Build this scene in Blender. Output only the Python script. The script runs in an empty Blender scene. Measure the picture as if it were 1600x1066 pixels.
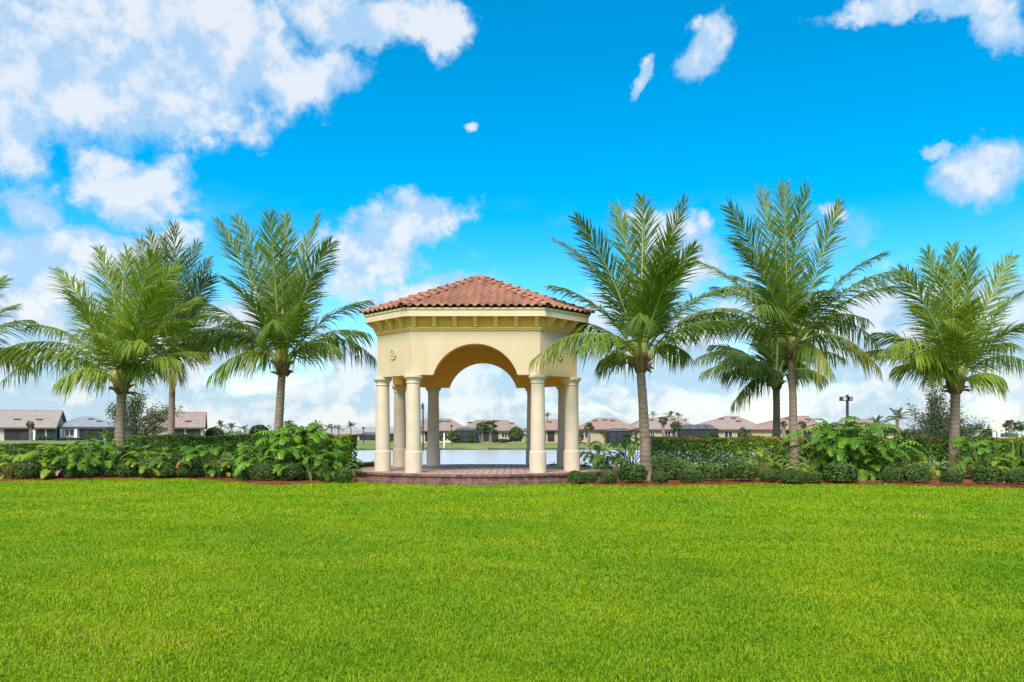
import bpy, bmesh, math, random
import numpy as np
from mathutils import Vector, Matrix, Euler

R = math.radians
random.seed(7)
rng = np.random.default_rng(7)
scene = bpy.context.scene
COL = scene.collection

# ------------------------------------------------------------------ camera, sky, sun, exposure
F = 1215.0          # focal length in pixels of the 1600 px wide photograph
YH = 683.0          # horizon row
H = 1.28            # eye height over the lawn
cam_data = bpy.data.cameras.new('camera')
cam = bpy.data.objects.new('camera', cam_data)
COL.objects.link(cam)
cam.location = (0, 0, H)
cam.rotation_euler = (R(90), 0, 0)
cam_data.sensor_width = 36
cam_data.lens = 36 * F / 1600
cam_data.shift_y = (YH - 533) / 1600
cam_data.clip_start = 0.05
cam_data.clip_end = 6000
scene.camera = cam

SUN_EL, SUN_AZ = 50, 196        # azimuth clockwise from +Y (the view direction): behind the camera, a little left
world = bpy.data.worlds.new('World')
scene.world = world
world.use_nodes = True
world.cycles.sampling_method = 'MANUAL'
world.cycles.sample_map_resolution = 512


def build_world():
    nt = world.node_tree
    N, L = nt.nodes, nt.links
    N.clear()

    def math_(op, a, b=None, clamp=False):
        n = N.new('ShaderNodeMath'); n.operation = op; n.use_clamp = clamp
        for i, v in enumerate((a, b)):
            if v is None: continue
            if isinstance(v, (int, float)): n.inputs[i].default_value = v
            else: L.new(v, n.inputs[i])
        return n.outputs[0]

    def vmath(op, a, b=None, s=None):
        n = N.new('ShaderNodeVectorMath'); n.operation = op
        for i, v in enumerate((a, b)):
            if v is None: continue
            if isinstance(v, tuple): n.inputs[i].default_value = v
            else: L.new(v, n.inputs[i])
        if s is not None: n.inputs['Scale'].default_value = s
        return n

    def smooth(v, lo, hi, tlo=0.0, thi=1.0):
        n = N.new('ShaderNodeMapRange'); n.interpolation_type = 'SMOOTHSTEP'
        L.new(v, n.inputs[0])
        n.inputs[1].default_value = lo; n.inputs[2].default_value = hi
        n.inputs[3].default_value = tlo; n.inputs[4].default_value = thi
        return n.outputs[0]

    def noise(vec, scale, detail, rough, off=(0, 0, 0)):
        if off != (0, 0, 0): vec = vmath('ADD', vec, off).outputs[0]
        n = N.new('ShaderNodeTexNoise'); L.new(vec, n.inputs['Vector'])
        n.inputs['Scale'].default_value = scale; n.inputs['Detail'].default_value = detail
        n.inputs['Roughness'].default_value = rough
        return n

    def mix(f, a, b):
        n = N.new('ShaderNodeMix'); n.data_type = 'RGBA'
        if isinstance(f, float): n.inputs[0].default_value = f
        else: L.new(f, n.inputs[0])
        for i, v in ((6, a), (7, b)):
            if isinstance(v, tuple): n.inputs[i].default_value = v
            else: L.new(v, n.inputs[i])
        return n.outputs[2]

    sky = N.new('ShaderNodeTexSky')
    sky.sky_type = 'NISHITA'; sky.sun_disc = False
    sky.sun_elevation = R(SUN_EL); sky.sun_rotation = R(SUN_AZ)
    sky.air_density = 1.0; sky.dust_density = 0.6; sky.ozone_density = 1.6
    hs = N.new('ShaderNodeHueSaturation')
    hs.inputs['Hue'].default_value = SKY_HUE; hs.inputs['Saturation'].default_value = SKY_SAT; hs.inputs['Value'].default_value = SKY_VAL
    L.new(sky.outputs[0], hs.inputs['Color'])

    tc = N.new('ShaderNodeTexCoord')
    d = tc.outputs['Generated']
    sp = N.new('ShaderNodeSeparateXYZ'); L.new(d, sp.inputs[0])
    az = math_('ARCTAN2', sp.outputs[0], sp.outputs[1])
    el = math_('ARCSINE', sp.outputs[2])
    cb = N.new('ShaderNodeCombineXYZ'); L.new(az, cb.inputs[0]); L.new(el, cb.inputs[1])
    # irregular outlines: two sizes of warp
    n1 = noise(d, 7.0, 9.0, 0.62)
    w1 = vmath('SCALE', vmath('SUBTRACT', n1.outputs['Color'], (0.5, 0.5, 0.5)).outputs[0], None, 0.115).outputs[0]
    p = vmath('ADD', cb.outputs[0], w1).outputs[0]
    n2 = noise(d, 17.0, 10.0, 0.64, (3, 1, 2))
    fb = math_('SUBTRACT', n2.outputs['Fac'], 0.5)
    n2b = noise(d, 17.0, 5.0, 0.55, (2.985, 1, 2.028))      # the same field a little higher up: tells lit tops from shaded undersides
    rel = math_('SUBTRACT', n2.outputs['Fac'], n2b.outputs['Fac'])

    blobs = [  # px, py, rx, ry, turn  (cumulus seen ahead)
        (90, 115, 260, 118, 12), (300, 100, 205, 108, 14), (470, 118, 100, 46, 8), (250, 20, 290, 84, 0),
        (560, 30, 160, 45, 0), (690, 42, 55, 45, 0), (30, 210, 90, 60, 0), (215, 285, 95, 46, 10),
        (68, 325, 60, 36, 10), (170, 385, 150, 34, 15), (40, 440, 130, 55, 0), (640, 358, 88, 44, 14), (560, 400, 95, 45, 0),
        (660, 455, 85, 22, 8), (1045, 372, 55, 36, 0), (1070, 420, 60, 40, 0), (1095, 84, 54, 34, 30), (995, 120, 11, 32, -30),
        (748, 187, 15, 11, 0), (1545, 268, 80, 44, 14), (1470, 243, 24, 12, 15), (1450, 8, 170, 26, -6), (1575, 30, 60, 45, -10),
        (1310, 345, 18, 12, 0)]
    dens = None
    for (bx, by, rx, ry, rot) in blobs:
        a0 = math.atan((bx - 800) / F)
        e0 = math.atan((YH - by) / F * math.cos(a0))
        ra = rx / F * math.cos(a0) ** 2 * 1.25
        re = ry / F * math.cos(e0) ** 2 * 1.25
        m = N.new('ShaderNodeMapping'); m.vector_type = 'TEXTURE'
        m.inputs['Location'].default_value = (a0, e0, 0)
        m.inputs['Rotation'].default_value = (0, 0, R(rot))
        m.inputs['Scale'].default_value = (ra, re, 1)
        # z of the warped vector must not count
        L.new(p, m.inputs['Vector'])
        flat = vmath('MULTIPLY', m.outputs[0], (1, 1, 0)).outputs[0]
        v = math_('SUBTRACT', 1.0, vmath('LENGTH', flat).outputs['Value'])
        dens = v if dens is None else math_('MAXIMUM', dens, v)
    # the same kind of broken cumulus over the rest of the sky
    g = noise(d, 2.6, 9.0, 0.58, (5, 2, 9))
    gen = math_('MULTIPLY', math_('SUBTRACT', g.outputs['Fac'], 0.50), 4.0)
    aaz = math_('ABSOLUTE', az)
    away = math_('MAXIMUM', smooth(aaz, 0.62, 0.80), smooth(el, 0.52, 0.70))
    gen = math_('SUBTRACT', gen, math_('MULTIPLY', math_('SUBTRACT', 1.0, away), 3.0))
    dens = math_('MAXIMUM', dens, gen)
    dens = math_('ADD', dens, math_('MULTIPLY', fb, 1.5))
    alpha = math_('MULTIPLY', smooth(dens, 0.02, 0.46), 0.88)
    # light and shade inside the clouds
    n3 = noise(p, 9.0, 6.0, 0.55, (1, 7, 0))
    lit = math_('ADD', math_('ADD', math_('MULTIPLY', n3.outputs['Fac'], 0.75), math_('MULTIPLY', smooth(dens, 0.1, 0.9), 0.30)), math_('MULTIPLY', rel, 1.7))
    ccol = mix(smooth(lit, 0.35, 0.85), CLOUD_LO, CLOUD_HI)
    # layered, paler cloud towards the horizon
    st = N.new('ShaderNodeMapping'); L.new(p, st.inputs['Vector']); st.inputs['Scale'].default_value = (1.0, 2.3, 1)
    n4 = noise(st.outputs[0], 5.0, 8.0, 0.56, (2, 4, 0))
    low = smooth(el, 0.27, 0.03)
    la = math_('MULTIPLY', smooth(math_('ADD', n4.outputs['Fac'], math_('MULTIPLY', low, 0.22)), 0.50, 0.68), math_('MULTIPLY', smooth(el, 0.31, 0.14), 0.88))
    n5 = noise(st.outputs[0], 8.0, 7.0, 0.55, (8, 3, 0))
    lcol = mix(smooth(math_('ADD', n5.outputs['Fac'], math_('MULTIPLY', rel, 1.2)), 0.38, 0.64), LOW_LO, LOW_HI)

    bg0 = N.new('ShaderNodeBackground'); L.new(hs.outputs[0], bg0.inputs[0]); bg0.inputs[1].default_value = SKY_STRENGTH
    bg1 = N.new('ShaderNodeBackground'); L.new(lcol, bg1.inputs[0]); bg1.inputs[1].default_value = CLOUD_STRENGTH
    bg2 = N.new('ShaderNodeBackground'); L.new(ccol, bg2.inputs[0]); bg2.inputs[1].default_value = CLOUD_STRENGTH
    m1 = N.new('ShaderNodeMixShader'); L.new(la, m1.inputs[0]); L.new(bg0.outputs[0], m1.inputs[1]); L.new(bg1.outputs[0], m1.inputs[2])
    m2 = N.new('ShaderNodeMixShader'); L.new(alpha, m2.inputs[0]); L.new(m1.outputs[0], m2.inputs[1]); L.new(bg2.outputs[0], m2.inputs[2])
    out = N.new('ShaderNodeOutputWorld'); L.new(m2.outputs[0], out.inputs[0])


SKY_HUE, SKY_SAT, SKY_VAL, SKY_STRENGTH = 0.486, 1.66, 1.0, 0.110
CLOUD_LO, CLOUD_HI = (0.48, 0.71, 0.97, 1), (0.92, 0.95, 1.0, 1)
LOW_LO, LOW_HI = (0.46, 0.66, 0.86, 1), (0.84, 0.88, 0.95, 1)
CLOUD_STRENGTH = 0.475
build_world()

sun_data = bpy.data.lights.new('sun', 'SUN')
sun_data.energy = 2.5
sun_data.angle = R(24)
sun_data.color = (1.0, 0.89, 0.73)
sun = bpy.data.objects.new('sun', sun_data)
COL.objects.link(sun)
a, e = R(SUN_AZ), R(SUN_EL)
to_sun = Vector((math.sin(a) * math.cos(e), math.cos(a) * math.cos(e), math.sin(e)))
sun.rotation_euler = to_sun.to_track_quat('Z', 'Y').to_euler()

scene.view_settings.view_transform = 'Standard'
scene.view_settings.look = 'None'
scene.view_settings.gamma = 1
scene.view_settings.use_curve_mapping = False
scene.view_settings.exposure = 1.05
scene.render.engine = 'CYCLES'
scene.cycles.max_bounces = 8
scene.cycles.transparent_max_bounces = 8
scene.cycles.use_denoising = True


# ------------------------------------------------------------------ helpers
def at(px, py, Y):
    """the point at depth Y that the photograph shows at (px, py)"""
    return Vector(((px - 800) / F * Y, Y, H + (YH - py) / F * Y))


def gx(px, Y): return (px - 800) / F * Y


def tag(o, label=None, cat=None, group=None, kind=None):
    if label: o['label'] = label
    if cat: o['category'] = cat
    if group: o['group'] = group
    if kind: o['kind'] = kind
    return o


def empty(name, loc, label, cat, group=None, rz=0):
    o = bpy.data.objects.new(name, None)
    o.location = loc; o.rotation_euler = (0, 0, rz)
    o.empty_display_size = 0.2
    COL.objects.link(o)
    return tag(o, label, cat, group)


class MB:
    """collects faces, then links them as one mesh object"""
    def __init__(s): s.v, s.f, s.m, s.t = [], [], [], []

    def add(s, verts, faces, mi=0, tint=0.5):
        b = len(s.v); s.v += [tuple(p) for p in verts]
        s.f += [tuple(i + b for i in f) for f in faces]; s.m += [mi] * len(faces)
        s.t += [tint] * len(verts) if not isinstance(tint, (list, tuple)) else list(tint)
        return s

    def box(s, lo, hi, mi=0, tint=0.5):
        x0, y0, z0 = lo; x1, y1, z1 = hi
        return s.add([(x0, y0, z0), (x1, y0, z0), (x1, y1, z0), (x0, y1, z0), (x0, y0, z1), (x1, y0, z1), (x1, y1, z1), (x0, y1, z1)],
                     [(0, 3, 2, 1), (4, 5, 6, 7), (0, 1, 5, 4), (1, 2, 6, 5), (2, 3, 7, 6), (3, 0, 4, 7)], mi, tint)

    def tube(s, pts, rad, n=6, mi=0, tint=0.5, cap=True):
        pts = [Vector(p) for p in pts]
        rings = []
        for i, p in enumerate(pts):
            t = (pts[min(i + 1, len(pts) - 1)] - pts[max(i - 1, 0)]).normalized()
            u = t.cross(Vector((0, 0, 1)))
            if u.length < 1e-3: u = Vector((1, 0, 0))
            u.normalize(); w = t.cross(u)
            r = rad[i] if isinstance(rad, (list, tuple)) else rad
            rings.append([p + (u * math.cos(2 * math.pi * k / n) + w * math.sin(2 * math.pi * k / n)) * r for k in range(n)])
        vs = [q for r_ in rings for q in r_]
        fs = [(i * n + k, i * n + (k + 1) % n, (i + 1) * n + (k + 1) % n, (i + 1) * n + k) for i in range(len(pts) - 1) for k in range(n)]
        if cap:
            fs.append(tuple(range(n - 1, -1, -1))); fs.append(tuple((len(pts) - 1) * n + k for k in range(n)))
        return s.add(vs, fs, mi, tint)

    def lathe(s, prof, n=32, c=(0, 0), mi=0, tint=0.5):
        vs = [(c[0] + r * math.cos(2 * math.pi * k / n), c[1] + r * math.sin(2 * math.pi * k / n), z) for (r, z) in prof for k in range(n)]
        fs = [(i * n + k, i * n + (k + 1) % n, (i + 1) * n + (k + 1) % n, (i + 1) * n + k) for i in range(len(prof) - 1) for k in range(n)]
        fs.append(tuple(range(n - 1, -1, -1))); fs.append(tuple((len(prof) - 1) * n + k for k in range(n)))
        return s.add(vs, fs, mi, tint)

    def mesh(s, name, mats, smooth=False):
        me = bpy.data.meshes.new(name)
        me.from_pydata(s.v, [], s.f)
        for m in (mats if isinstance(mats, (list, tuple)) else [mats]): me.materials.append(m)
        me.polygons.foreach_set('material_index', s.m)
        at_ = me.attributes.new('tint', 'FLOAT', 'POINT'); at_.data.foreach_set('value', s.t)
        if smooth: me.polygons.foreach_set('use_smooth', [True] * len(s.f))
        me.update()
        return me

    def build(s, name, mats, parent=None, smooth=False, auto=None):
        return link(name, s.mesh(name, mats, smooth or auto is not None), parent, auto)


def link(name, me, parent=None, auto=None):
    o = bpy.data.objects.new(name, me)
    COL.objects.link(o)
    if parent: o.parent = parent
    if auto is not None: me.set_sharp_from_angle(angle=R(auto))
    return o


def copy_tree(o, parent=None):
    c = o.copy(); COL.objects.link(c); c.parent = parent
    for ch in list(o.children): copy_tree(ch, c)
    return c


def np_mesh(name, co, faces_n, mats, tint, mi=None):
    """co: (n,3) verts; faces_n: (m,k) index array of equal sided faces"""
    me = bpy.data.meshes.new(name)
    m, k = faces_n.shape
    me.vertices.add(len(co)); me.vertices.foreach_set('co', co.astype(np.float32).ravel())
    me.loops.add(m * k); me.loops.foreach_set('vertex_index', faces_n.astype(np.int32).ravel())
    me.polygons.add(m); me.polygons.foreach_set('loop_start', np.arange(0, m * k, k, dtype=np.int32))
    for mt in (mats if isinstance(mats, (list, tuple)) else [mats]): me.materials.append(mt)
    if mi is not None: me.polygons.foreach_set('material_index', mi.astype(np.int32))
    a_ = me.attributes.new('tint', 'FLOAT', 'POINT'); a_.data.foreach_set('value', tint.astype(np.float32))
    me.update(calc_edges=True); me.validate()
    return me


def ordinal(i):
    w = ['first', 'second', 'third', 'fourth', 'fifth', 'sixth', 'seventh', 'eighth', 'ninth', 'tenth', 'eleventh', 'twelfth', 'thirteenth',
         'fourteenth', 'fifteenth', 'sixteenth', 'seventeenth', 'eighteenth', 'nineteenth', 'twentieth', 'twenty-first', 'twenty-second']
    return w[i]


# ------------------------------------------------------------------ materials
def new_mat(name):
    m = bpy.data.materials.new(name); m.use_nodes = True
    nt = m.node_tree
    return m, nt.nodes, nt.links, nt.nodes['Principled BSDF']


def ramp(N, L, fac, cols, pos=None):
    r = N.new('ShaderNodeValToRGB')
    while len(r.color_ramp.elements) < len(cols): r.color_ramp.elements.new(0.5)
    for i, c in enumerate(cols):
        r.color_ramp.elements[i].position = pos[i] if pos else i / (len(cols) - 1)
        r.color_ramp.elements[i].color = (*c, 1)
    L.new(fac, r.inputs[0])
    return r.outputs[0]


def nz(N, L, scale, detail=5, rough=0.55, coord='Object', stretch=None):
    tc = N.new('ShaderNodeTexCoord'); src = tc.outputs[coord]
    if stretch:
        mp = N.new('ShaderNodeMapping'); mp.inputs['Scale'].default_value = stretch; L.new(src, mp.inputs[0]); src = mp.outputs[0]
    n = N.new('ShaderNodeTexNoise'); L.new(src, n.inputs['Vector'])
    n.inputs['Scale'].default_value = scale; n.inputs['Detail'].default_value = detail; n.inputs['Roughness'].default_value = rough
    return n.outputs['Fac']


def mixc(N, L, f, a_, b_, mode='MIX'):
    n = N.new('ShaderNodeMix'); n.data_type = 'RGBA'; n.blend_type = mode
    if isinstance(f, float): n.inputs[0].default_value = f
    else: L.new(f, n.inputs[0])
    for i, v in ((6, a_), (7, b_)):
        if isinstance(v, tuple): n.inputs[i].default_value = (*v, 1)
        else: L.new(v, n.inputs[i])
    return n.outputs[2]


def bump(N, L, bs, h, strength=0.3, dist=0.01):
    b = N.new('ShaderNodeBump'); b.inputs['Strength'].default_value = strength; b.inputs['Distance'].default_value = dist
    L.new(h, b.inputs['Height']); L.new(b.outputs[0], bs.inputs['Normal'])


def surface(name, cols, scale, rough=0.8, bscale=None, bstr=0.3, bdist=0.01, tinted=None, stretch=None, spec=0.3, objvar=0.0):
    m, N, L, bs = new_mat(name)
    c = ramp(N, L, nz(N, L, scale, stretch=stretch), cols, [0.3, 0.7] if len(cols) == 2 else None)
    if tinted:
        at_ = N.new('ShaderNodeAttribute'); at_.attribute_name = 'tint'
        c = mixc(N, L, 1.0, c, ramp(N, L, at_.outputs['Fac'], tinted), 'MULTIPLY')
    if objvar:
        oi = N.new('ShaderNodeObjectInfo')
        lo, hi = 1 - objvar, 1 + objvar * 0.6
        c = mixc(N, L, 1.0, c, ramp(N, L, oi.outputs['Random'], [(lo, lo, lo * 0.98), (1, 1, 1), (hi, hi * 0.97, hi * 0.93)]), 'MULTIPLY')
    L.new(c, bs.inputs['Base Color'])
    bs.inputs['Roughness'].default_value = rough
    bs.inputs['Specular IOR Level'].default_value = spec
    if bscale: bump(N, L, bs, nz(N, L, bscale, 6, 0.6), bstr, bdist)
    return m


def leaf_mat(name, cols, trans=0.3, rough=0.5, spec=0.35, objvar=0.0, pos=None):
    """leaf colour from the per-leaf tint; light also passes through the blade"""
    m, N, L, bs = new_mat(name)
    at_ = N.new('ShaderNodeAttribute'); at_.attribute_name = 'tint'
    c = ramp(N, L, at_.outputs['Fac'], cols, pos)
    if objvar:
        oi = N.new('ShaderNodeObjectInfo')
        c = mixc(N, L, 1.0, c, ramp(N, L, oi.outputs['Random'], [(1 - objvar, 1 - objvar * 0.8, 1 - objvar * 0.5), (1, 1, 1), (1 + objvar * 1.1, 1 + objvar * 0.7, 1)]), 'MULTIPLY')
    L.new(c, bs.inputs['Base Color'])
    bs.inputs['Roughness'].default_value = rough; bs.inputs['Specular IOR Level'].default_value = spec
    tr = N.new('ShaderNodeBsdfTranslucent')
    tcol = mixc(N, L, 1.0, c, (1.35, 1.25, 0.55), 'MULTIPLY'); L.new(tcol, tr.inputs[0])
    mx = N.new('ShaderNodeMixShader'); mx.inputs[0].default_value = trans
    L.new(bs.outputs[0], mx.inputs[1]); L.new(tr.outputs[0], mx.inputs[2])
    L.new(mx.outputs[0], N['Material Output'].inputs[0])
    return m


M = {}
M['stucco'] = surface('cream_stucco', [(0.60, 0.47, 0.315), (0.68, 0.55, 0.38)], 1.6, 0.88, 70, 0.5, 0.006, stretch=(1.6, 1.6, 0.45))
M['column'] = surface('pale_cast_stone', [(0.62, 0.51, 0.385), (0.72, 0.605, 0.465)], 2.2, 0.8, 60, 0.2, 0.003)
M['trim'] = surface('painted_trim', [(0.68, 0.54, 0.37), (0.73, 0.59, 0.42)], 2.0, 0.6, 40, 0.1, 0.002)
M['frieze'] = surface('ochre_tone', [(0.86, 0.47, 0.12), (0.90, 0.52, 0.15)], 1.5, 0.88, 90, 0.3, 0.004)  # more orange than the outer wall; on inner faces, arch undersides, ceiling, eaves
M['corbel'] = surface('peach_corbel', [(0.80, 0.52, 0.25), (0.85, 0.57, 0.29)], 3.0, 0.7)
M['medallion'] = surface('ochre_cast_plaque', [(0.58, 0.42, 0.23), (0.66, 0.49, 0.28)], 6, 0.85, 40, 0.3, 0.004)
M['tile'] = surface('terracotta_tile', [(0.30, 0.125, 0.075), (0.45, 0.22, 0.14)], 7, 0.75, 50, 0.3, 0.004, objvar=0.28)
M['tilebase'] = surface('roof_underlay', [(0.10, 0.05, 0.035), (0.14, 0.07, 0.05)], 4, 0.9)
M['brick'] = surface('red_paver', [(0.15, 0.082, 0.066), (0.25, 0.14, 0.11)], 9, 0.85, 60, 0.4, 0.004, objvar=0.38)
M['paver'] = surface('worn_paver', [(0.36, 0.25, 0.20), (0.46, 0.335, 0.275)], 4, 0.85, 60, 0.3, 0.004, tinted=[(0.78, 0.74, 0.72), (1, 1, 1), (1.18, 1.1, 1.05)])
M['joint'] = surface('joint_sand', [(0.16, 0.11, 0.085), (0.22, 0.16, 0.12)], 12, 0.95)
M['mulch'] = surface('red_mulch', [(0.12, 0.04, 0.014), (0.34, 0.115, 0.035)], 22, 0.95, 30, 1.0, 0.03, tinted=[(0.6, 0.6, 0.6), (1, 1, 1), (1.35, 1.2, 1.1)])
M['soil'] = surface('lawn_soil', [(0.055, 0.125, 0.008), (0.095, 0.19, 0.012)], 1.2, 0.95, 40, 0.8, 0.02)
M['trunk'] = None
M['glass_dark'] = surface('dark_glass', [(0.02, 0.028, 0.035), (0.05, 0.065, 0.08)], 0.6, 0.15, spec=0.5)
M['screen'] = surface('insect_screen', [(0.022, 0.026, 0.032), (0.045, 0.05, 0.06)], 0.5, 0.7)
M['white'] = surface('white_paint', [(0.72, 0.72, 0.70), (0.8, 0.8, 0.78)], 2, 0.5)
M['bronze'] = surface('bronze_metal', [(0.022, 0.022, 0.026), (0.035, 0.035, 0.04)], 3, 0.5)
M['bark'] = surface('grey_bark', [(0.10, 0.075, 0.055), (0.2, 0.16, 0.12)], 6, 0.95, 20, 0.6, 0.02)
M['coconut'] = surface('green_husk', [(0.20, 0.30, 0.06), (0.30, 0.40, 0.10)], 4, 0.45)
M['lens'] = surface('lamp_lens', [(0.35, 0.36, 0.36), (0.45, 0.46, 0.46)], 4, 0.3)


def trunk_mat(name='palm_trunk'):
    m, N, L, bs = new_mat(name)
    base = ramp(N, L, nz(N, L, 2.2, 6, 0.6), [(0.26, 0.20, 0.15), (0.47, 0.38, 0.295)], [0.3, 0.7])
    fine = ramp(N, L, nz(N, L, 9, 6, 0.65, stretch=(1, 1, 4)), [(0.62, 0.6, 0.58), (1.12, 1.1, 1.08)], [0.3, 0.68])
    c = mixc(N, L, 1.0, base, fine, 'MULTIPLY')
    at_ = N.new('ShaderNodeAttribute'); at_.attribute_name = 'tint'      # scar rings: the darker leaf scars
    c = mixc(N, L, 1.0, c, ramp(N, L, at_.outputs['Fac'], [(0.6, 0.56, 0.52), (1, 1, 1)]), 'MULTIPLY')
    L.new(c, bs.inputs['Base Color']); bs.inputs['Roughness'].default_value = 0.92; bs.inputs['Specular IOR Level'].default_value = 0.2
    bump(N, L, bs, nz(N, L, 26, 7, 0.65, stretch=(1, 1, 0.5)), 0.6, 0.02)
    return m


M['trunk'] = trunk_mat()
M['fibre'] = surface('palm_fibre', [(0.09, 0.05, 0.03), (0.26, 0.17, 0.09)], 12, 0.95, 40, 0.8, 0.02, stretch=(1, 1, 0.25))
M['rachis'] = leaf_mat('frond_rachis', [(0.30, 0.20, 0.09), (0.30, 0.32, 0.08), (0.42, 0.46, 0.17)], 0.0, 0.45, objvar=0.15)
M['leaflet'] = leaf_mat('palm_leaflet', [(0.42, 0.28, 0.14), (0.44, 0.36, 0.08), (0.23, 0.28, 0.03), (0.10, 0.18, 0.016), (0.165, 0.25, 0.03), (0.25, 0.33, 0.07)],
                        0.30, 0.42, 0.3, objvar=0.22, pos=[0.0, 0.13, 0.26, 0.5, 0.75, 1.0])
M['leaflet_lime'] = leaf_mat('lime_palm_leaflet', [(0.42, 0.28, 0.14), (0.46, 0.38, 0.08), (0.26, 0.31, 0.03), (0.15, 0.24, 0.018), (0.25, 0.34, 0.04), (0.36, 0.43, 0.11)],
                             0.30, 0.42, 0.3, objvar=0.2, pos=[0.0, 0.13, 0.26, 0.5, 0.75, 1.0])
M['leaflet_dark'] = leaf_mat('dark_palm_leaflet', [(0.36, 0.24, 0.12), (0.36, 0.29, 0.07), (0.13, 0.17, 0.03), (0.07, 0.12, 0.022), (0.12, 0.17, 0.04), (0.2, 0.25, 0.10)],
                             0.22, 0.42, 0.35, objvar=0.2, pos=[0.0, 0.13, 0.26, 0.5, 0.75, 1.0])
M['philo'] = leaf_mat('split_leaf', [(0.06, 0.16, 0.012), (0.11, 0.27, 0.015), (0.20, 0.38, 0.03)], 0.25, 0.42, 0.4, objvar=0.35)
M['philo_yellow'] = leaf_mat('split_leaf_lime', [(0.14, 0.24, 0.014), (0.24, 0.36, 0.02), (0.38, 0.46, 0.045)], 0.3, 0.4, 0.4, objvar=0.3)
M['petiole'] = leaf_mat('leaf_stalk', [(0.20, 0.26, 0.06), (0.26, 0.34, 0.09), (0.33, 0.4, 0.14)], 0.0, 0.45)
M['dead_leaf'] = leaf_mat('orange_dead_leaf', [(0.42, 0.16, 0.035), (0.55, 0.23, 0.05), (0.6, 0.32, 0.1)], 0.3, 0.6)
M['tan_leaf'] = leaf_mat('tan_dead_leaf', [(0.38, 0.23, 0.12), (0.5, 0.33, 0.2), (0.58, 0.42, 0.28)], 0.2, 0.7)
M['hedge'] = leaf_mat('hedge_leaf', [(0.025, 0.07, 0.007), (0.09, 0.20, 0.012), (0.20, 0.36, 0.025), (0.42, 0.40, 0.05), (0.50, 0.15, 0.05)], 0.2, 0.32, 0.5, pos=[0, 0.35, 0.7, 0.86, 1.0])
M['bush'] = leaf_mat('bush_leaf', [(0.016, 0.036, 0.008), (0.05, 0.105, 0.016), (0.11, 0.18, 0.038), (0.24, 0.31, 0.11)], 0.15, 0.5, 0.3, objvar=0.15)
M['oak'] = leaf_mat('tree_leaf', [(0.035, 0.065, 0.018), (0.08, 0.125, 0.035), (0.16, 0.20, 0.075)], 0.2, 0.55, objvar=0.1)
M['far_leaf'] = leaf_mat('far_leaf', [(0.045, 0.085, 0.03), (0.08, 0.13, 0.045), (0.15, 0.2, 0.08)], 0.15, 0.6)
M['tuft'] = leaf_mat('bronze_blade', [(0.14, 0.10, 0.05), (0.22, 0.20, 0.06), (0.3, 0.32, 0.09)], 0.2, 0.6)


def grass_mat():
    m, N, L, bs = new_mat('grass_blade')
    at_ = N.new('ShaderNodeAttribute'); at_.attribute_name = 'tint'
    blade = ramp(N, L, at_.outputs['Fac'], [(0.46, 0.36, 0.14), (0.35, 0.40, 0.010), (0.205, 0.36, 0.004), (0.285, 0.43, 0.004), (0.385, 0.49, 0.008)], [0.0, 0.14, 0.4, 0.7, 1.0])
    geo = N.new('ShaderNodeTexCoord')
    n = N.new('ShaderNodeTexNoise'); L.new(geo.outputs['Object'], n.inputs['Vector']); n.inputs['Scale'].default_value = 0.5; n.inputs['Detail'].default_value = 7; n.inputs['Roughness'].default_value = 0.62
    patch = ramp(N, L, n.outputs['Fac'], [(0.72, 0.88, 0.8), (1, 1, 1), (1.38, 1.10, 1.2)], [0.36, 0.5, 0.62])
    c = mixc(N, L, 1.0, blade, patch, 'MULTIPLY')
    L.new(c, bs.inputs['Base Color']); bs.inputs['Roughness'].default_value = 0.5; bs.inputs['Specular IOR Level'].default_value = 0.25
    tr = N.new('ShaderNodeBsdfTranslucent'); L.new(mixc(N, L, 1.0, c, (1.2, 1.2, 0.5), 'MULTIPLY'), tr.inputs[0])
    mx = N.new('ShaderNodeMixShader'); mx.inputs[0].default_value = 0.42
    L.new(bs.outputs[0], mx.inputs[1]); L.new(tr.outputs[0], mx.inputs[2]); L.new(mx.outputs[0], N['Material Output'].inputs[0])
    return m


M['grass'] = grass_mat()


def ground_mat():
    m, N, L, bs = new_mat('ground_turf')
    n1 = nz(N, L, 0.42, 6, 0.62); n2 = nz(N, L, 9.0, 6, 0.7)
    c = ramp(N, L, n1, [(0.175, 0.31, 0.004), (0.24, 0.38, 0.005), (0.33, 0.44, 0.008)], [0.32, 0.5, 0.68])
    c = mixc(N, L, 1.0, c, ramp(N, L, n2, [(0.62, 0.68, 0.6), (1.15, 1.12, 1.1)], [0.3, 0.65]), 'MULTIPLY')
    L.new(c, bs.inputs['Base Color']); bs.inputs['Roughness'].default_value = 0.9; bs.inputs['Specular IOR Level'].default_value = 0.1
    bump(N, L, bs, nz(N, L, 30, 6, 0.7), 1.0, 0.04)
    return m


M['ground'] = ground_mat()


def far_turf():
    m, N, L, bs = new_mat('far_turf')
    c = ramp(N, L, nz(N, L, 0.25, 6, 0.6), [(0.14, 0.185, 0.045), (0.20, 0.235, 0.07), (0.27, 0.27, 0.11)], [0.3, 0.5, 0.7])
    L.new(c, bs.inputs['Base Color']); bs.inputs['Roughness'].default_value = 0.95; bs.inputs['Specular IOR Level'].default_value = 0.1
    return m


def water_mat():
    m, N, L, bs = new_mat('pond_water')
    bs.inputs['Base Color'].default_value = (0.54, 0.54, 0.53, 1); bs.inputs['Roughness'].default_value = 0.2; bs.inputs['IOR'].default_value = 1.33
    bs.inputs['Specular IOR Level'].default_value = 0.5
    bump(N, L, bs, nz(N, L, 1.1, 5, 0.6, stretch=(0.6, 1.0, 1)), 0.45, 0.10)
    return m


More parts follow.
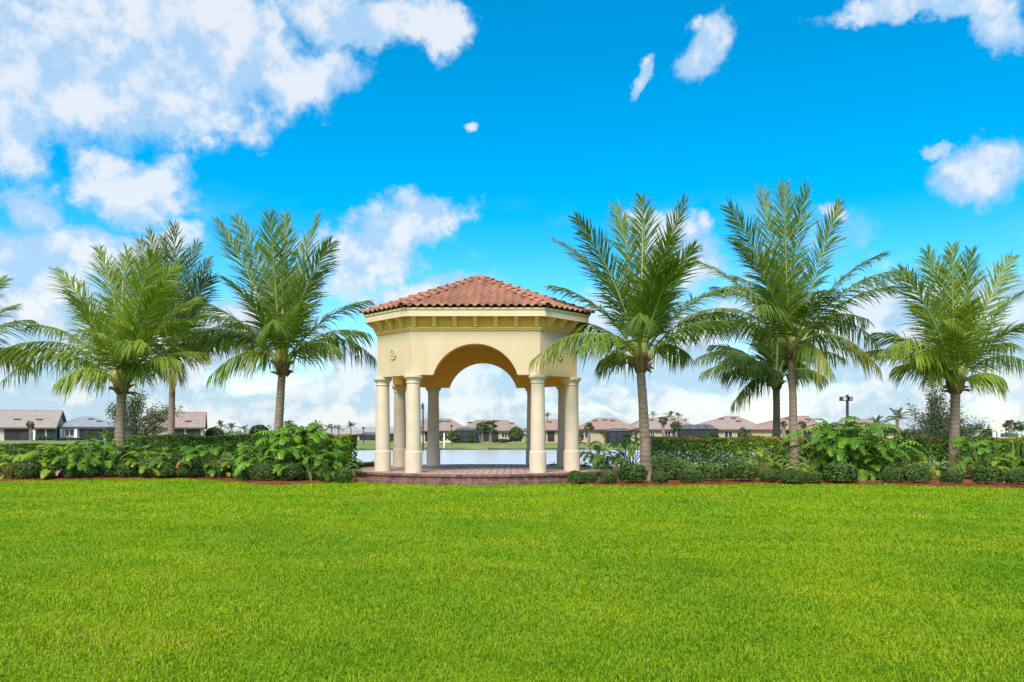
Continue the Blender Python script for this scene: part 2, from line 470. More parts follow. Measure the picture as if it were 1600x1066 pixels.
# ------------------------------------------------------------------ ground, pond, beds
CX, CD = -1.03, 24.8                     # middle of the pavilion
R_UP, R_LOW, Z_FLOOR, Z_STEP = 4.08, 4.36, 0.275, 0.11
POND = [(-34, 62), (-27, 48), (-14, 39), (0, 36.5), (25, 36), (50, 40), (75, 52), (88, 75), (84, 100), (60, 118), (30, 124), (0, 126), (-22, 122), (-36, 100), (-40, 80)]
WATER_Z = -0.8


def poly_dist(x, y, poly):
    """signed distance of arrays to a polygon: positive inside"""
    inside = np.zeros(x.shape, bool); best = np.full(x.shape, 1e9)
    n = len(poly)
    for i in range(n):
        (x0, y0), (x1, y1) = poly[i], poly[(i + 1) % n]
        c = ((y0 > y) != (y1 > y)) & (x < (x1 - x0) * (y - y0) / (y1 - y0 + 1e-12) + x0)
        inside ^= c
        t = np.clip(((x - x0) * (x1 - x0) + (y - y0) * (y1 - y0)) / ((x1 - x0) ** 2 + (y1 - y0) ** 2), 0, 1)
        best = np.minimum(best, np.hypot(x - x0 - t * (x1 - x0), y - y0 - t * (y1 - y0)))
    return np.where(inside, best, -best)


def ground_z(x, y):
    x = np.asarray(x, float); y = np.asarray(y, float)
    s = poly_dist(x, y, POND)
    z = -1.7 * np.clip((s + 4.5) / 8.5, 0, 1)
    left = np.clip((-x - 20) / 50, 0, 1) * np.clip((y - 50) / 60, 0, 1)
    z = z + 0.55 * left * (s < -4.5)
    return z + 0.0


def build_ground():
    xs = np.concatenate([np.linspace(-2500, -140, 12), np.linspace(-130, 140, 136), np.linspace(150, 2500, 12)])
    ys = np.concatenate([np.linspace(-400, -10, 8), np.linspace(-5, 30, 15), np.linspace(31.5, 135, 70), np.linspace(140, 300, 12), np.linspace(340, 4000, 14)])
    X, Y = np.meshgrid(xs, ys)
    Z = ground_z(X.ravel(), Y.ravel())
    co = np.stack([X.ravel(), Y.ravel(), Z], 1)
    nx, ny = len(xs), len(ys)
    i, j = np.meshgrid(np.arange(nx - 1), np.arange(ny - 1))
    b = (j * nx + i).ravel()
    fc = np.stack([b, b + 1, b + nx + 1, b + nx], 1)
    cc = co[fc].mean(1); cy = cc[:, 1]; sd = poly_dist(cc[:, 0], cy, POND)
    mid = (cy > 33).astype(int); mid[(sd > -1.6) & (cy > 33)] = 2
    mud = surface('bank_mud', [(0.06, 0.06, 0.03), (0.11, 0.11, 0.05)], 0.8, 0.95)
    me = np_mesh('lawn', co, fc, [M['ground'], far_turf(), mud], np.zeros(len(co)) + 0.5, mid)
    me.polygons.foreach_set('use_smooth', [True] * len(fc))
    o = link('lawn', me); tag(o, kind='structure')
    wv = MB(); wv.add([(x, y, WATER_Z) for x, y in [(-60, 30), (110, 30), (110, 130), (-60, 130)]], [(0, 1, 2, 3)])
    tag(wv.build('pond_water', water_mat()), kind='structure')


build_ground()


def edge_pts(l): return [(gx(px, H * F / (py - YH)), H * F / (py - YH)) for px, py in l]


EDGE_L = edge_pts([(-260, 753), (-100, 753), (0, 752.5), (100, 751.5), (200, 749.5), (280, 749), (340, 752), (385, 756), (430, 758.5), (490, 757), (520, 753), (550, 750)])
EDGE_R = edge_pts([(878, 752), (905, 757), (960, 759.5), (1060, 759.5), (1150, 757.5), (1250, 757), (1350, 758), (1440, 760), (1530, 762), (1600, 764.5), (1760, 768), (1900, 770)])


def smooth_line(pts, n=6):
    out = []
    for i in range(len(pts) - 1):
        p0 = pts[max(i - 1, 0)]; p1 = pts[i]; p2 = pts[i + 1]; p3 = pts[min(i + 2, len(pts) - 1)]
        for k in range(n):
            t = k / n
            out.append(tuple(0.5 * (2 * p1[c] + (p2[c] - p0[c]) * t + (2 * p0[c] - 5 * p1[c] + 4 * p2[c] - p3[c]) * t * t + (3 * p1[c] - p0[c] - 3 * p2[c] + p3[c]) * t ** 3) for c in (0, 1)))
    return out + [pts[-1]]


EL, ER = smooth_line(EDGE_L), smooth_line(EDGE_R)
elx, ely = np.array([p[0] for p in EL]), np.array([p[1] for p in EL])
erx, ery = np.array([p[0] for p in ER]), np.array([p[1] for p in ER])


def lawn_limit(x):
    """depth at which the lawn ends: bed edge left and right, terrace step between"""
    y = np.where(x < elx[-1], np.interp(x, elx, ely), np.where(x > erx[0], np.interp(x, erx, ery), 99.0))
    dx = np.abs(x - CX)
    yt = np.where(dx < R_LOW, CD - np.sqrt(np.maximum(R_LOW ** 2 - dx ** 2, 0)), 99.0)
    return np.minimum(y + 0.13, np.minimum(yt, 26))


def build_beds():
    for pts, name in ((EL, 'mulch_bed'), (ER, 'mulch_bed')):
        mb = MB(); n = len(pts)
        vs = [(x, y, 0.004) for x, y in pts] + [(x, y + 0.25, 0.05) for x, y in pts] + [(x * 1.05, 33.0, 0.05) for x, y in pts]
        fs = [(i, i + 1, n + i + 1, n + i) for i in range(n - 1)] + [(n + i, n + i + 1, 2 * n + i + 1, 2 * n + i) for i in range(n - 1)]
        mb.add(vs, fs)
        tag(mb.build(name, M['mulch']), kind='structure')
    # bark chips along the open front of the beds
    n = 9000
    side = rng.random(n) < 0.42
    x = np.where(side, rng.uniform(elx[0], elx[-1], n), rng.uniform(erx[0], erx[-1], n))
    y = np.where(side, np.interp(x, elx, ely), np.interp(x, erx, ery)) + np.abs(rng.normal(0, 0.45, n)) - 0.03
    z = 0.03 + np.minimum(np.maximum(y - lawn_limit(x), 0) * 0.15, 0.03) + rng.random(n) * 0.02
    me = leaf_quads('mulch_chips', np.stack([x, y, z], 1), np.tile([0, 0, 1.0], (n, 1)), rng.uniform(0.03, 0.075, n), 0.35, 0.5, rng.random(n), M['mulch'])
    tag(link('mulch_chips', me), 'loose red bark mulch chips along the front of the planting beds', 'mulch', kind='stuff')


def leaf_quads(name, c, nrm, size, aspect, jitter, tint, mats, mi=None, fold=0.25, up=0.0):
    """many small pointed leaves: centres c, facing nrm with random tilt"""
    n = len(c)
    nn = nrm + rng.normal(0, jitter, (n, 3)); nn[:, 2] += up
    nn /= np.linalg.norm(nn, axis=1, keepdims=True) + 1e-9
    r = rng.normal(0, 1, (n, 3))
    t = np.cross(nn, r); t /= np.linalg.norm(t, axis=1, keepdims=True) + 1e-9
    b = np.cross(nn, t)
    s = np.asarray(size)[:, None] if np.ndim(size) else np.full((n, 1), size)
    tip = c + t * s * 0.5; bot = c - t * s * 0.5
    mid = c + t * s * 0.05
    l = mid + b * s * aspect * 0.5 + nn * s * fold * aspect
    r_ = mid - b * s * aspect * 0.5 + nn * s * fold * aspect
    co = np.stack([bot, r_, tip, l], 1).reshape(-1, 3)
    i = np.arange(n) * 4
    fc = np.concatenate([np.stack([i, i + 1, i + 2], 1), np.stack([i, i + 2, i + 3], 1)])
    if mi is not None: mi = np.concatenate([mi, mi])
    return np_mesh(name, co, fc, mats, np.repeat(tint, 4), mi)


build_beds()


def build_grass():
    P, W, Hh = [], [], []
    for y0, y1, dens, hgt, wid in ((2.6, 5.5, 6500, 0.052, 0.0058), (5.5, 8, 4200, 0.054, 0.0068), (8, 12, 2000, 0.056, 0.009), (12, 17, 850, 0.06, 0.013), (17, 24.5, 420, 0.062, 0.018)):
        half = lambda y: y * 0.68 + 1.6
        n = int(dens * (half(y0) + half(y1)) * (y1 - y0))
        y = rng.uniform(y0, y1, n); x = rng.uniform(-1, 1, n) * half(y1)
        k = (np.abs(x) < half(y)) & (y < lawn_limit(x) - 0.01 + rng.normal(0, 0.025, n))
        x, y = x[k], y[k]
        P.append(np.stack([x, y, np.zeros(len(x))], 1)); W.append(np.full(len(x), wid)); Hh.append(np.full(len(x), hgt))
    P, W, Hh = np.concatenate(P), np.concatenate(W), np.concatenate(Hh)
    n = len(P)
    # uneven sward: tufts stand higher and darker hollows lie between
    clump = np.zeros(n)
    for k in range(7):
        a_ = rng.uniform(0, 6.28); fr = rng.uniform(2.2, 9.0)
        clump += np.sin((P[:, 0] * math.cos(a_) + P[:, 1] * math.sin(a_)) * fr + rng.uniform(0, 6.28) + 1.5 * np.sin(P[:, 0] * 1.3 + k) + 1.2 * np.sin(P[:, 1] * 1.7 - k))
    clump /= 2.6
    h = Hh * 0.70 * np.clip(1 + 0.3 * clump, 0.45, 1.7) * rng.uniform(0.55, 1.35, n)
    az = rng.uniform(0, 2 * np.pi, n); lean = rng.uniform(0.2, 1.5, n)
    d = np.stack([np.cos(az), np.sin(az), np.zeros(n)], 1); wv = np.stack([-np.sin(az), np.cos(az), np.zeros(n)], 1)
    tw = rng.uniform(-0.9, 0.9, n)[:, None]
    wv = wv * np.cos(tw) + d * np.sin(tw)
    w = (W * rng.uniform(0.7, 1.3, n))[:, None]
    zz = np.array([0, 0, 1.0])
    p1 = P + d * (h * lean * 0.28)[:, None] + zz * (h * 0.62)[:, None]
    p2 = P + d * (h * lean * 0.95)[:, None] + zz * (h * (1.0 - 0.34 * lean))[:, None]
    co = np.stack([P - wv * w * 0.4, P + wv * w * 0.4, p1 + wv * w * 0.5, p1 - wv * w * 0.5, p2], 1).reshape(-1, 3)
    i = np.arange(n) * 5
    tri = np.concatenate([np.stack([i, i + 1, i + 2], 1), np.stack([i, i + 2, i + 3], 1), np.stack([i + 3, i + 2, i + 4], 1)])
    tint = np.clip(rng.normal(0.58, 0.12, n) + 0.05 * clump, 0.2, 1)
    dry = rng.random(n) < 0.02 + 0.06 * (np.sin(P[:, 0] * 0.9 + 1) * np.sin(P[:, 1] * 1.1) > 0.55)
    tint[dry] = rng.uniform(0, 0.12, dry.sum())
    me = np_mesh('grass', co, tri, M['grass'], np.repeat(tint, 5))
    tag(link('grass', me), 'bright green mown grass of the wide lawn in front of the pavilion', 'grass', kind='stuff')


build_grass()


# ------------------------------------------------------------------ terrace
def build_terrace():
    t = MB()
    t.lathe([(R_UP - 0.13, -0.3), (R_UP - 0.13, Z_FLOOR - 0.035)], 96, (CX, CD))
    ter = t.build('terrace', M['joint']); tag(ter, kind='structure')
    t = MB(); t.lathe([(R_LOW - 0.03, -0.3), (R_LOW - 0.03, Z_STEP - 0.03)], 96, (CX, CD), tint=0.5)
    t.build('step_core', M['joint'], ter)

    def block(r0, r1, a0, a1, z0, z1, bev=0.006):
        m = MB()
        pts = []
        for (r, a_) in ((r0, a0), (r1, a0), (r1, a1), (r0, a1)): pts.append((r, a_))
        def P(r, a_, z): return (CX + r * math.cos(a_), CD + r * math.sin(a_), z)
        am = bev / r1
        lo = [P(r0, a0, z0), P(r1, a0, z0), P(r1, a1, z0), P(r0, a1, z0)]
        md = [P(r0, a0, z1 - bev), P(r1, a0, z1 - bev), P(r1, a1, z1 - bev), P(r0, a1, z1 - bev)]
        hi = [P(r0 + bev, a0 + am, z1), P(r1 - bev, a0 + am, z1), P(r1 - bev, a1 - am, z1), P(r0 + bev, a1 - am, z1)]
        m.add(lo + md + hi, [(0, 1, 5, 4), (1, 2, 6, 5), (2, 3, 7, 6), (3, 0, 4, 7), (4, 5, 9, 8), (5, 6, 10, 9), (6, 7, 11, 10), (7, 4, 8, 11), (8, 9, 10, 11)])
        return m
    rest = MB()
    for (r0, r1, z0, z1, w) in ((R_UP - 0.2, R_UP + 0.035, Z_FLOOR - 0.06, Z_FLOOR, 0.16), (R_UP - 0.13, R_UP, Z_STEP - 0.02, Z_FLOOR - 0.063, 0.14), (R_UP - 0.05, R_LOW, 0.0, Z_STEP, 0.18)):
        n = int(2 * math.pi * r1 / w)
        for k in range(n):
            a0 = 2 * math.pi * k / n; a1 = 2 * math.pi * (k + 1) / n - 0.008 / r1
            dr = random.uniform(-0.004, 0.004)
            b = block(r0, r1 + dr, a0, a1, z0, z1 + random.uniform(-0.002, 0.002))
            am = (a0 + a1) / 2
            if math.pi * 1.08 < am < math.pi * 1.92: b.build('brick', M['brick'], ter)
            else: rest.add(b.v, b.f)
    tag(rest.build('bricks', M['brick'], ter), kind='stuff')
    pv = MB()
    g = 0.2; n = int((R_UP - 0.2) / g) + 1
    for i in range(-n, n + 1):
        for j in range(-2 * n, 2 * n + 1):
            x0, y0 = i * g, j * g / 2 * 2 / 2 * 1.0
            y0 = j * 0.1 * 2
            if j > n or j < -n: continue
            if max(math.hypot(x0 + sx * g, y0 + sy * g) for sx in (0, 1) for sy in (0, 1)) > R_UP - 0.12: continue
            z = Z_FLOOR - 0.002 + random.uniform(-0.002, 0.002)
            b = 0.006
            lo, hi = (CX + x0 + 0.003, CD + y0 + 0.003, Z_FLOOR - 0.05), (CX + x0 + g - 0.003, CD + y0 + g - 0.003, z)
            x_0, y_0, z_0 = lo; x_1, y_1, z_1 = hi
            vs = [(x_0, y_0, z_0), (x_1, y_0, z_0), (x_1, y_1, z_0), (x_0, y_1, z_0), (x_0 + b, y_0 + b, z_1), (x_1 - b, y_0 + b, z_1), (x_1 - b, y_1 - b, z_1), (x_0 + b, y_1 - b, z_1)]
            pv.add(vs, [(4, 5, 6, 7), (0, 1, 5, 4), (1, 2, 6, 5), (2, 3, 7, 6), (3, 0, 4, 7)], 0, random.random())
    tag(pv.build('pavers', M['paver'], ter), kind='stuff')


build_terrace()

# ------------------------------------------------------------------ pavilion
W_, w_ = 2.8, 1.76                      # column centres: half width of the square, half width of its long sides
A_ = (W_ + w_) / math.sqrt(2)
Z_COL, Z_TOP, Z_FAS0, Z_FAS1, Z_APEX = 3.03, 4.28, 4.64, 4.865, 6.33
pav = empty('pavilion', (CX, CD, Z_FLOOR), 'cream stucco garden pavilion with eight columns, arches and terracotta tiled roof', 'pavilion')
PZ = Z_FLOOR


def octa(o):
    h = math.sqrt(2) * (A_ + o) - (W_ + o); d_ = W_ + o
    return [(-h, -d_), (h, -d_), (d_, -h), (d_, h), (h, d_), (-h, d_), (-d_, h), (-d_, -h)]


def octa_ring(mb, o0, o1, z0, z1, mi=0):
    a_, b_ = octa(o0), octa(o1)
    vs = [(x, y, z0) for x, y in a_] + [(x, y, z0) for x, y in b_] + [(x, y, z1) for x, y in a_] + [(x, y, z1) for x, y in b_]
    fs = []
    for i in range(8):
        j = (i + 1) % 8
        fs += [(8 + i, 8 + j, 24 + j, 24 + i), (j, i, 16 + i, 16 + j), (i, j, 8 + j, 8 + i), (16 + j, 16 + i, 24 + i, 24 + j)]
    mb.add(vs, fs, mi)


def build_pavilion():
    # columns: pedestal drum, tapered shaft, moulded capital
    cz = Z_COL - PZ
    shaft = MB().lathe([(0.225, 0.60)] + [(0.212 - 0.022 * (t / 10) ** 1.6, 0.60 + (cz - 0.60 - 0.20) * t / 10) for t in range(11)], 40).mesh('column', M['column'], True)
    shaft.set_sharp_from_angle(angle=R(40))
    ped = MB().lathe([(0.243, 0), (0.243, 0.555), (0.24, 0.575), (0.232, 0.597), (0.218, 0.62), (0.20, 0.625)], 40).mesh('pedestal', M['column'], True)
    ped.set_sharp_from_angle(angle=R(40))
    cap = MB().lathe([(0.185, cz - 0.235), (0.208, cz - 0.232), (0.212, cz - 0.215), (0.204, cz - 0.2), (0.2, cz - 0.19), (0.205, cz - 0.15), (0.222, cz - 0.115), (0.248, cz - 0.088),
                      (0.25, cz - 0.078), (0.272, cz - 0.07), (0.274, cz - 0.012), (0.266, cz - 0.002)], 40).mesh('capital', M['column'], True)
    cap.set_sharp_from_angle(angle=R(40))
    for (x, y) in [(-w_, -W_), (w_, -W_), (W_, -w_), (W_, w_), (w_, W_), (-w_, W_), (-W_, w_), (-W_, -w_)]:
        c = link('column', shaft, pav); c.location = (x, y, 0)
        link('pedestal', ped, c); link('capital', cap, c)
    # an outlet box on one of the rear columns
    ob = MB().box((W_ - 0.05, w_ - 0.28, 0.24), (W_ + 0.04, w_ - 0.235, 0.37)); ob.build('outlet_cover', M['white'], pav)
    # wall ring with four arched and four plain bays
    wall = MB()
    T0, T1 = -0.16, 0.15
    zt = Z_FAS0 + 0.02 - PZ
    rad_half, rise = 1.19, 0.875
    Rr = (rad_half ** 2 + rise ** 2) / (2 * rise); zc = cz + rise - Rr
    oo, oi = octa(T1), octa(T0)
    for i in range(8):
        j = (i + 1) % 8
        p0, p1, q0, q1 = Vector(oo[i]), Vector(oo[j]), Vector(oi[i]), Vector(oi[j])
        u = (p1 - p0).normalized(); mid = (p0 + p1) / 2; qm = (q0 + q1) / 2
        ho, hi_ = (p1 - p0).length / 2, (q1 - q0).length / 2
        if i % 2 == 0:
            us = [-rad_half + 2 * rad_half * k / 40 for k in range(41)]
            prof = [(None, -1)] + [(s_, zc + math.sqrt(max(Rr ** 2 - s_ ** 2, 0))) for s_ in us] + [(None, 1)]
        else:
            prof = [(None, -1), (None, 1)]
        vs = []
        for s_, z in prof:
            so, si = (s_, s_) if s_ is not None else (ho * z, hi_ * z)
            zz = z if s_ is not None else cz
            a_, b_ = mid + u * so, qm + u * si
            vs += [(a_.x, a_.y, zz), (a_.x, a_.y, zt), (b_.x, b_.y, zz), (b_.x, b_.y, zt)]
        if i % 2 == 0: # flat bottoms beside the arch are level with the springing
            pass
        fs = []
        for k in range(len(prof) - 1):
            c, d_ = 4 * k, 4 * (k + 1)
            fs += [(c, d_, d_ + 1, c + 1), (d_ + 2, c + 2, c + 3, d_ + 3), (c + 2, d_ + 2, d_, c)]
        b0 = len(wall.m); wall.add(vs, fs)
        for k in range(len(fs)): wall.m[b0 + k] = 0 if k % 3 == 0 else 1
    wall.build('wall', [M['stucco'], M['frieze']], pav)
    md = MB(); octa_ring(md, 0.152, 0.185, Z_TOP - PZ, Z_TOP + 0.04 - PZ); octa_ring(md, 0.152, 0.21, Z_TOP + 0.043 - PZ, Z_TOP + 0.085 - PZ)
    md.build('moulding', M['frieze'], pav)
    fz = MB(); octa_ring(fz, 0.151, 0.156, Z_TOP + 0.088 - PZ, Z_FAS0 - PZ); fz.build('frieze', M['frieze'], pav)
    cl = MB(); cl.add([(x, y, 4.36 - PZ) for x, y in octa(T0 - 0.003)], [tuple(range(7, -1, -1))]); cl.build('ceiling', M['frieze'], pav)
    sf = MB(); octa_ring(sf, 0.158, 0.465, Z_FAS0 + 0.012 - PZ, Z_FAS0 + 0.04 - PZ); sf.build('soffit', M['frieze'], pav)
    fa = MB(); octa_ring(fa, 0.435, 0.48, Z_FAS0 - 0.012 - PZ, Z_FAS1 - 0.055 - PZ); octa_ring(fa, 0.43, 0.505, Z_FAS1 - 0.053 - PZ, Z_FAS1 - PZ)
    fa.build('fascia', M['trim'], pav)
    # corbels under the eaves
    prof = [(0, 0), (0.265, 0), (0.265, -0.05), (0.24, -0.075), (0.2, -0.085), (0.15, -0.115), (0.135, -0.16), (0.125, -0.2), (0.09, -0.215), (0.085, -0.27), (0, -0.27)]
    n = len(prof); hw = 0.058
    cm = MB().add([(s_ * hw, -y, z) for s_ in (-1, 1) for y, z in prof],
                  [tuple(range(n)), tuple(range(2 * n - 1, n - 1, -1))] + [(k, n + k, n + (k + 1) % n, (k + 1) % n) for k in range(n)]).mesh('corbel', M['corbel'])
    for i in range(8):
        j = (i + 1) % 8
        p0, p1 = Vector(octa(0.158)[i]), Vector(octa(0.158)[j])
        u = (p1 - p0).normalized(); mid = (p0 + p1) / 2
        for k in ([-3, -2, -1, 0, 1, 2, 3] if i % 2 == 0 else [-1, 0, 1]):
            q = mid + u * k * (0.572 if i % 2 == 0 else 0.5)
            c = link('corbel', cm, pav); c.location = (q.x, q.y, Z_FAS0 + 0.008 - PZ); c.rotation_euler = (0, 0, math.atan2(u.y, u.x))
    # round plaques on the short sides
    for i in (1, 3, 5, 7):
        j = (i + 1) % 8
        p0, p1 = Vector(octa(T1)[i]), Vector(octa(T1)[j])
        u = (p1 - p0).normalized(); mid = (p0 + p1) / 2
        md = MB(); md.lathe([(0.155, -0.01), (0.155, 0.02), (0.145, 0.035), (0.125, 0.035), (0.115, 0.018), (0.02, 0.016)], 32)
        for k in range(3):   # three-petalled relief with a dot below each
            a_ = math.pi / 2 + k * 2 * math.pi / 3
            for rr, sz in ((0.045, 0.034), (0.085, 0.026)):
                cx_, cy_ = rr * math.cos(a_), rr * math.sin(a_)
                md.lathe([(sz, 0.012), (sz * 0.8, 0.034), (sz * 0.35, 0.042)], 10, (cx_, cy_))
            a_ += math.pi / 3
            md.lathe([(0.018, 0.012), (0.014, 0.03), (0.006, 0.034)], 8, (0.07 * math.cos(a_), 0.07 * math.sin(a_)))
        o = md.build('medallion', M['medallion'], pav, auto=40)
        o.location = (mid.x, mid.y, 3.66 - PZ)
        out = Vector((u.y, -u.x, 0))
        o.rotation_euler = Matrix((Vector((u.x, u.y, 0)), Vector((0, 0, 1)), out)).transposed().to_euler()


build_pavilion()


def build_roof():
    oe = 0.545; ze = Z_FAS1 + 0.006 - PZ; za = Z_APEX - PZ
    base = octa(0.515)
    rb = MB(); rb.add([(x, y, ze) for x, y in base] + [(0, 0, za - 0.03)], [(i, (i + 1) % 8, 8) for i in range(8)] + [tuple(range(7, -1, -1))])
    roof = rb.build('roof', M['tilebase'], pav)
    TW, EXP, TL = 0.226, 0.335, 0.42
    NS = 8

    def prof(t):   # S profile across the tile
        return 0.034 * math.cos(2 * math.pi * t) + 0.034

    vs, fs = [], []
    for (y, dz) in ((0.0, 0.026), (TL, 0.0)):
        for k in range(NS + 1):
            t = k / NS; vs.append(((t - 0.5) * TW, y, prof(t) + dz + 0.012))
    for k in range(NS + 1):
        t = k / NS; vs.append(((t - 0.5) * TW, 0.0, prof(t) + 0.026 - 0.012))
    for k in range(NS + 1):
        t = k / NS; vs.append(((t - 0.5) * TW, TL, prof(t) - 0.01))
    q = NS + 1
    for k in range(NS):
        fs += [(k, k + 1, q + k + 1, q + k), (2 * q + k, 2 * q + k + 1, k + 1, k), (2 * q + k + 1, 2 * q + k, 3 * q + k, 3 * q + k + 1)]
    tile_mb = MB().add(vs, fs)
    tile_me = tile_mb.mesh('roof_tile', M['tile'], True); tile_me.set_sharp_from_angle(angle=R(50))
    # ridge cap: a tapered half barrel
    cv, cf = [], []
    for (y, r, dz) in ((0.0, 0.105, 0.03), (0.42, 0.085, 0.0)):
        for k in range(9):
            a_ = math.pi * k / 8; cv.append((r * math.cos(a_), y, r * 0.85 * math.sin(a_) + dz))
    for k in range(9):
        a_ = math.pi * k / 8; cv.append((0.088 * math.cos(a_), 0.0, 0.088 * 0.85 * math.sin(a_) + 0.03))
    cf = [(k + 1, k, 9 + k, 9 + k + 1) for k in range(8)] + [(k, k + 1, 18 + k + 1, 18 + k) for k in range(8)]
    cap_mb = MB().add(cv, cf); cap_me = cap_mb.mesh('hip_tile', M['tile'], True); cap_me.set_sharp_from_angle(angle=R(50))
    rest = MB()
    eo = octa(oe)
    for i in range(8):
        j = (i + 1) % 8
        p0, p1 = Vector((*eo[i], ze)), Vector((*eo[j], ze))
        u = (p1 - p0).normalized(); mid = (p0 + p1) / 2; apex = Vector((0, 0, za))
        vdir = (apex - mid); S = vdir.length; vdir.normalize(); nrm = u.cross(vdir).normalized()
        frame = Matrix((u, vdir, nrm)).transposed().to_4x4(); frame.translation = mid
        h = (p1 - p0).length / 2
        seen = i in (7, 0, 1)
        nc = int(math.ceil(h / TW)) + 1
        for rj in range(int(S / EXP) + 1):
            y0 = rj * EXP
            for ci in range(-nc, nc + 1):
                x0 = ci * TW
                wid = lambda y: h * (1 - y / S)
                if abs(x0) - TW / 2 > wid(y0): continue
                inside = abs(x0) + TW / 2 < wid(y0 + TL)
                mt = frame @ Matrix.Translation((x0, y0, 0)) @ Matrix.Rotation(random.uniform(-0.008, 0.008), 4, 'Z')
                if inside and seen:
                    o = link('roof_tile', tile_me, roof); o.matrix_local = mt
                    continue
                bm = bmesh.new(); 
                bv = [bm.verts.new(v) for v in vs]
                for f in fs: bm.faces.new([bv[k] for k in f])
                if not inside:
                    for sg in (-1, 1):
                        # stay inside the hip line on this side
                        nn = Vector((sg * S, h, 0)).normalized()
                        bmesh.ops.bisect_plane(bm, geom=bm.verts[:] + bm.edges[:] + bm.faces[:], plane_co=Vector((sg * h - x0, -y0, 0)), plane_no=nn, clear_outer=True)
                if len(bm.faces) == 0: bm.free(); continue
                if seen:
                    me = bpy.data.meshes.new('roof_tile'); bm.to_mesh(me); me.materials.append(M['tile'])
                    me.polygons.foreach_set('use_smooth', [True] * len(me.polygons)); me.set_sharp_from_angle(angle=R(50))
                    o = link('roof_tile', me, roof); o.matrix_local = mt
                else:
                    bm.verts.index_update()
                    rest.add([mt @ v.co for v in bm.verts], [tuple(v.index for v in f.verts) for f in bm.faces])
                bm.free()
        # hip from corner i to the apex
        d_ = apex - p0; Lh = d_.length; d_.normalize()
        side = d_.cross(Vector((0, 0, 1))).normalized(); up = side.cross(d_).normalized()
        fr = Matrix((side, d_, up)).transposed().to_4x4(); fr.translation = p0
        for k in range(int((Lh - 0.02) / 0.335) + 1):
            y0 = min(k * 0.335 - 0.05, Lh - 0.36)
            mt = fr @ Matrix.Translation((0, y0, 0.03))
            if i in (7, 0, 1, 2):
                o = link('hip_tile', cap_me, roof); o.matrix_local = mt
            else:
                rest.add([mt @ Vector(v) for v in cv], cf)
    tag(rest.build('roof_tiles', M['tile'], roof), kind='stuff')
    fin = MB().lathe([(0.16, za - 0.06), (0.15, za + 0.05), (0.09, za + 0.115), (0.02, za + 0.13)], 16); fin.build('apex_cap', M['tile'], roof, smooth=True)


build_roof()


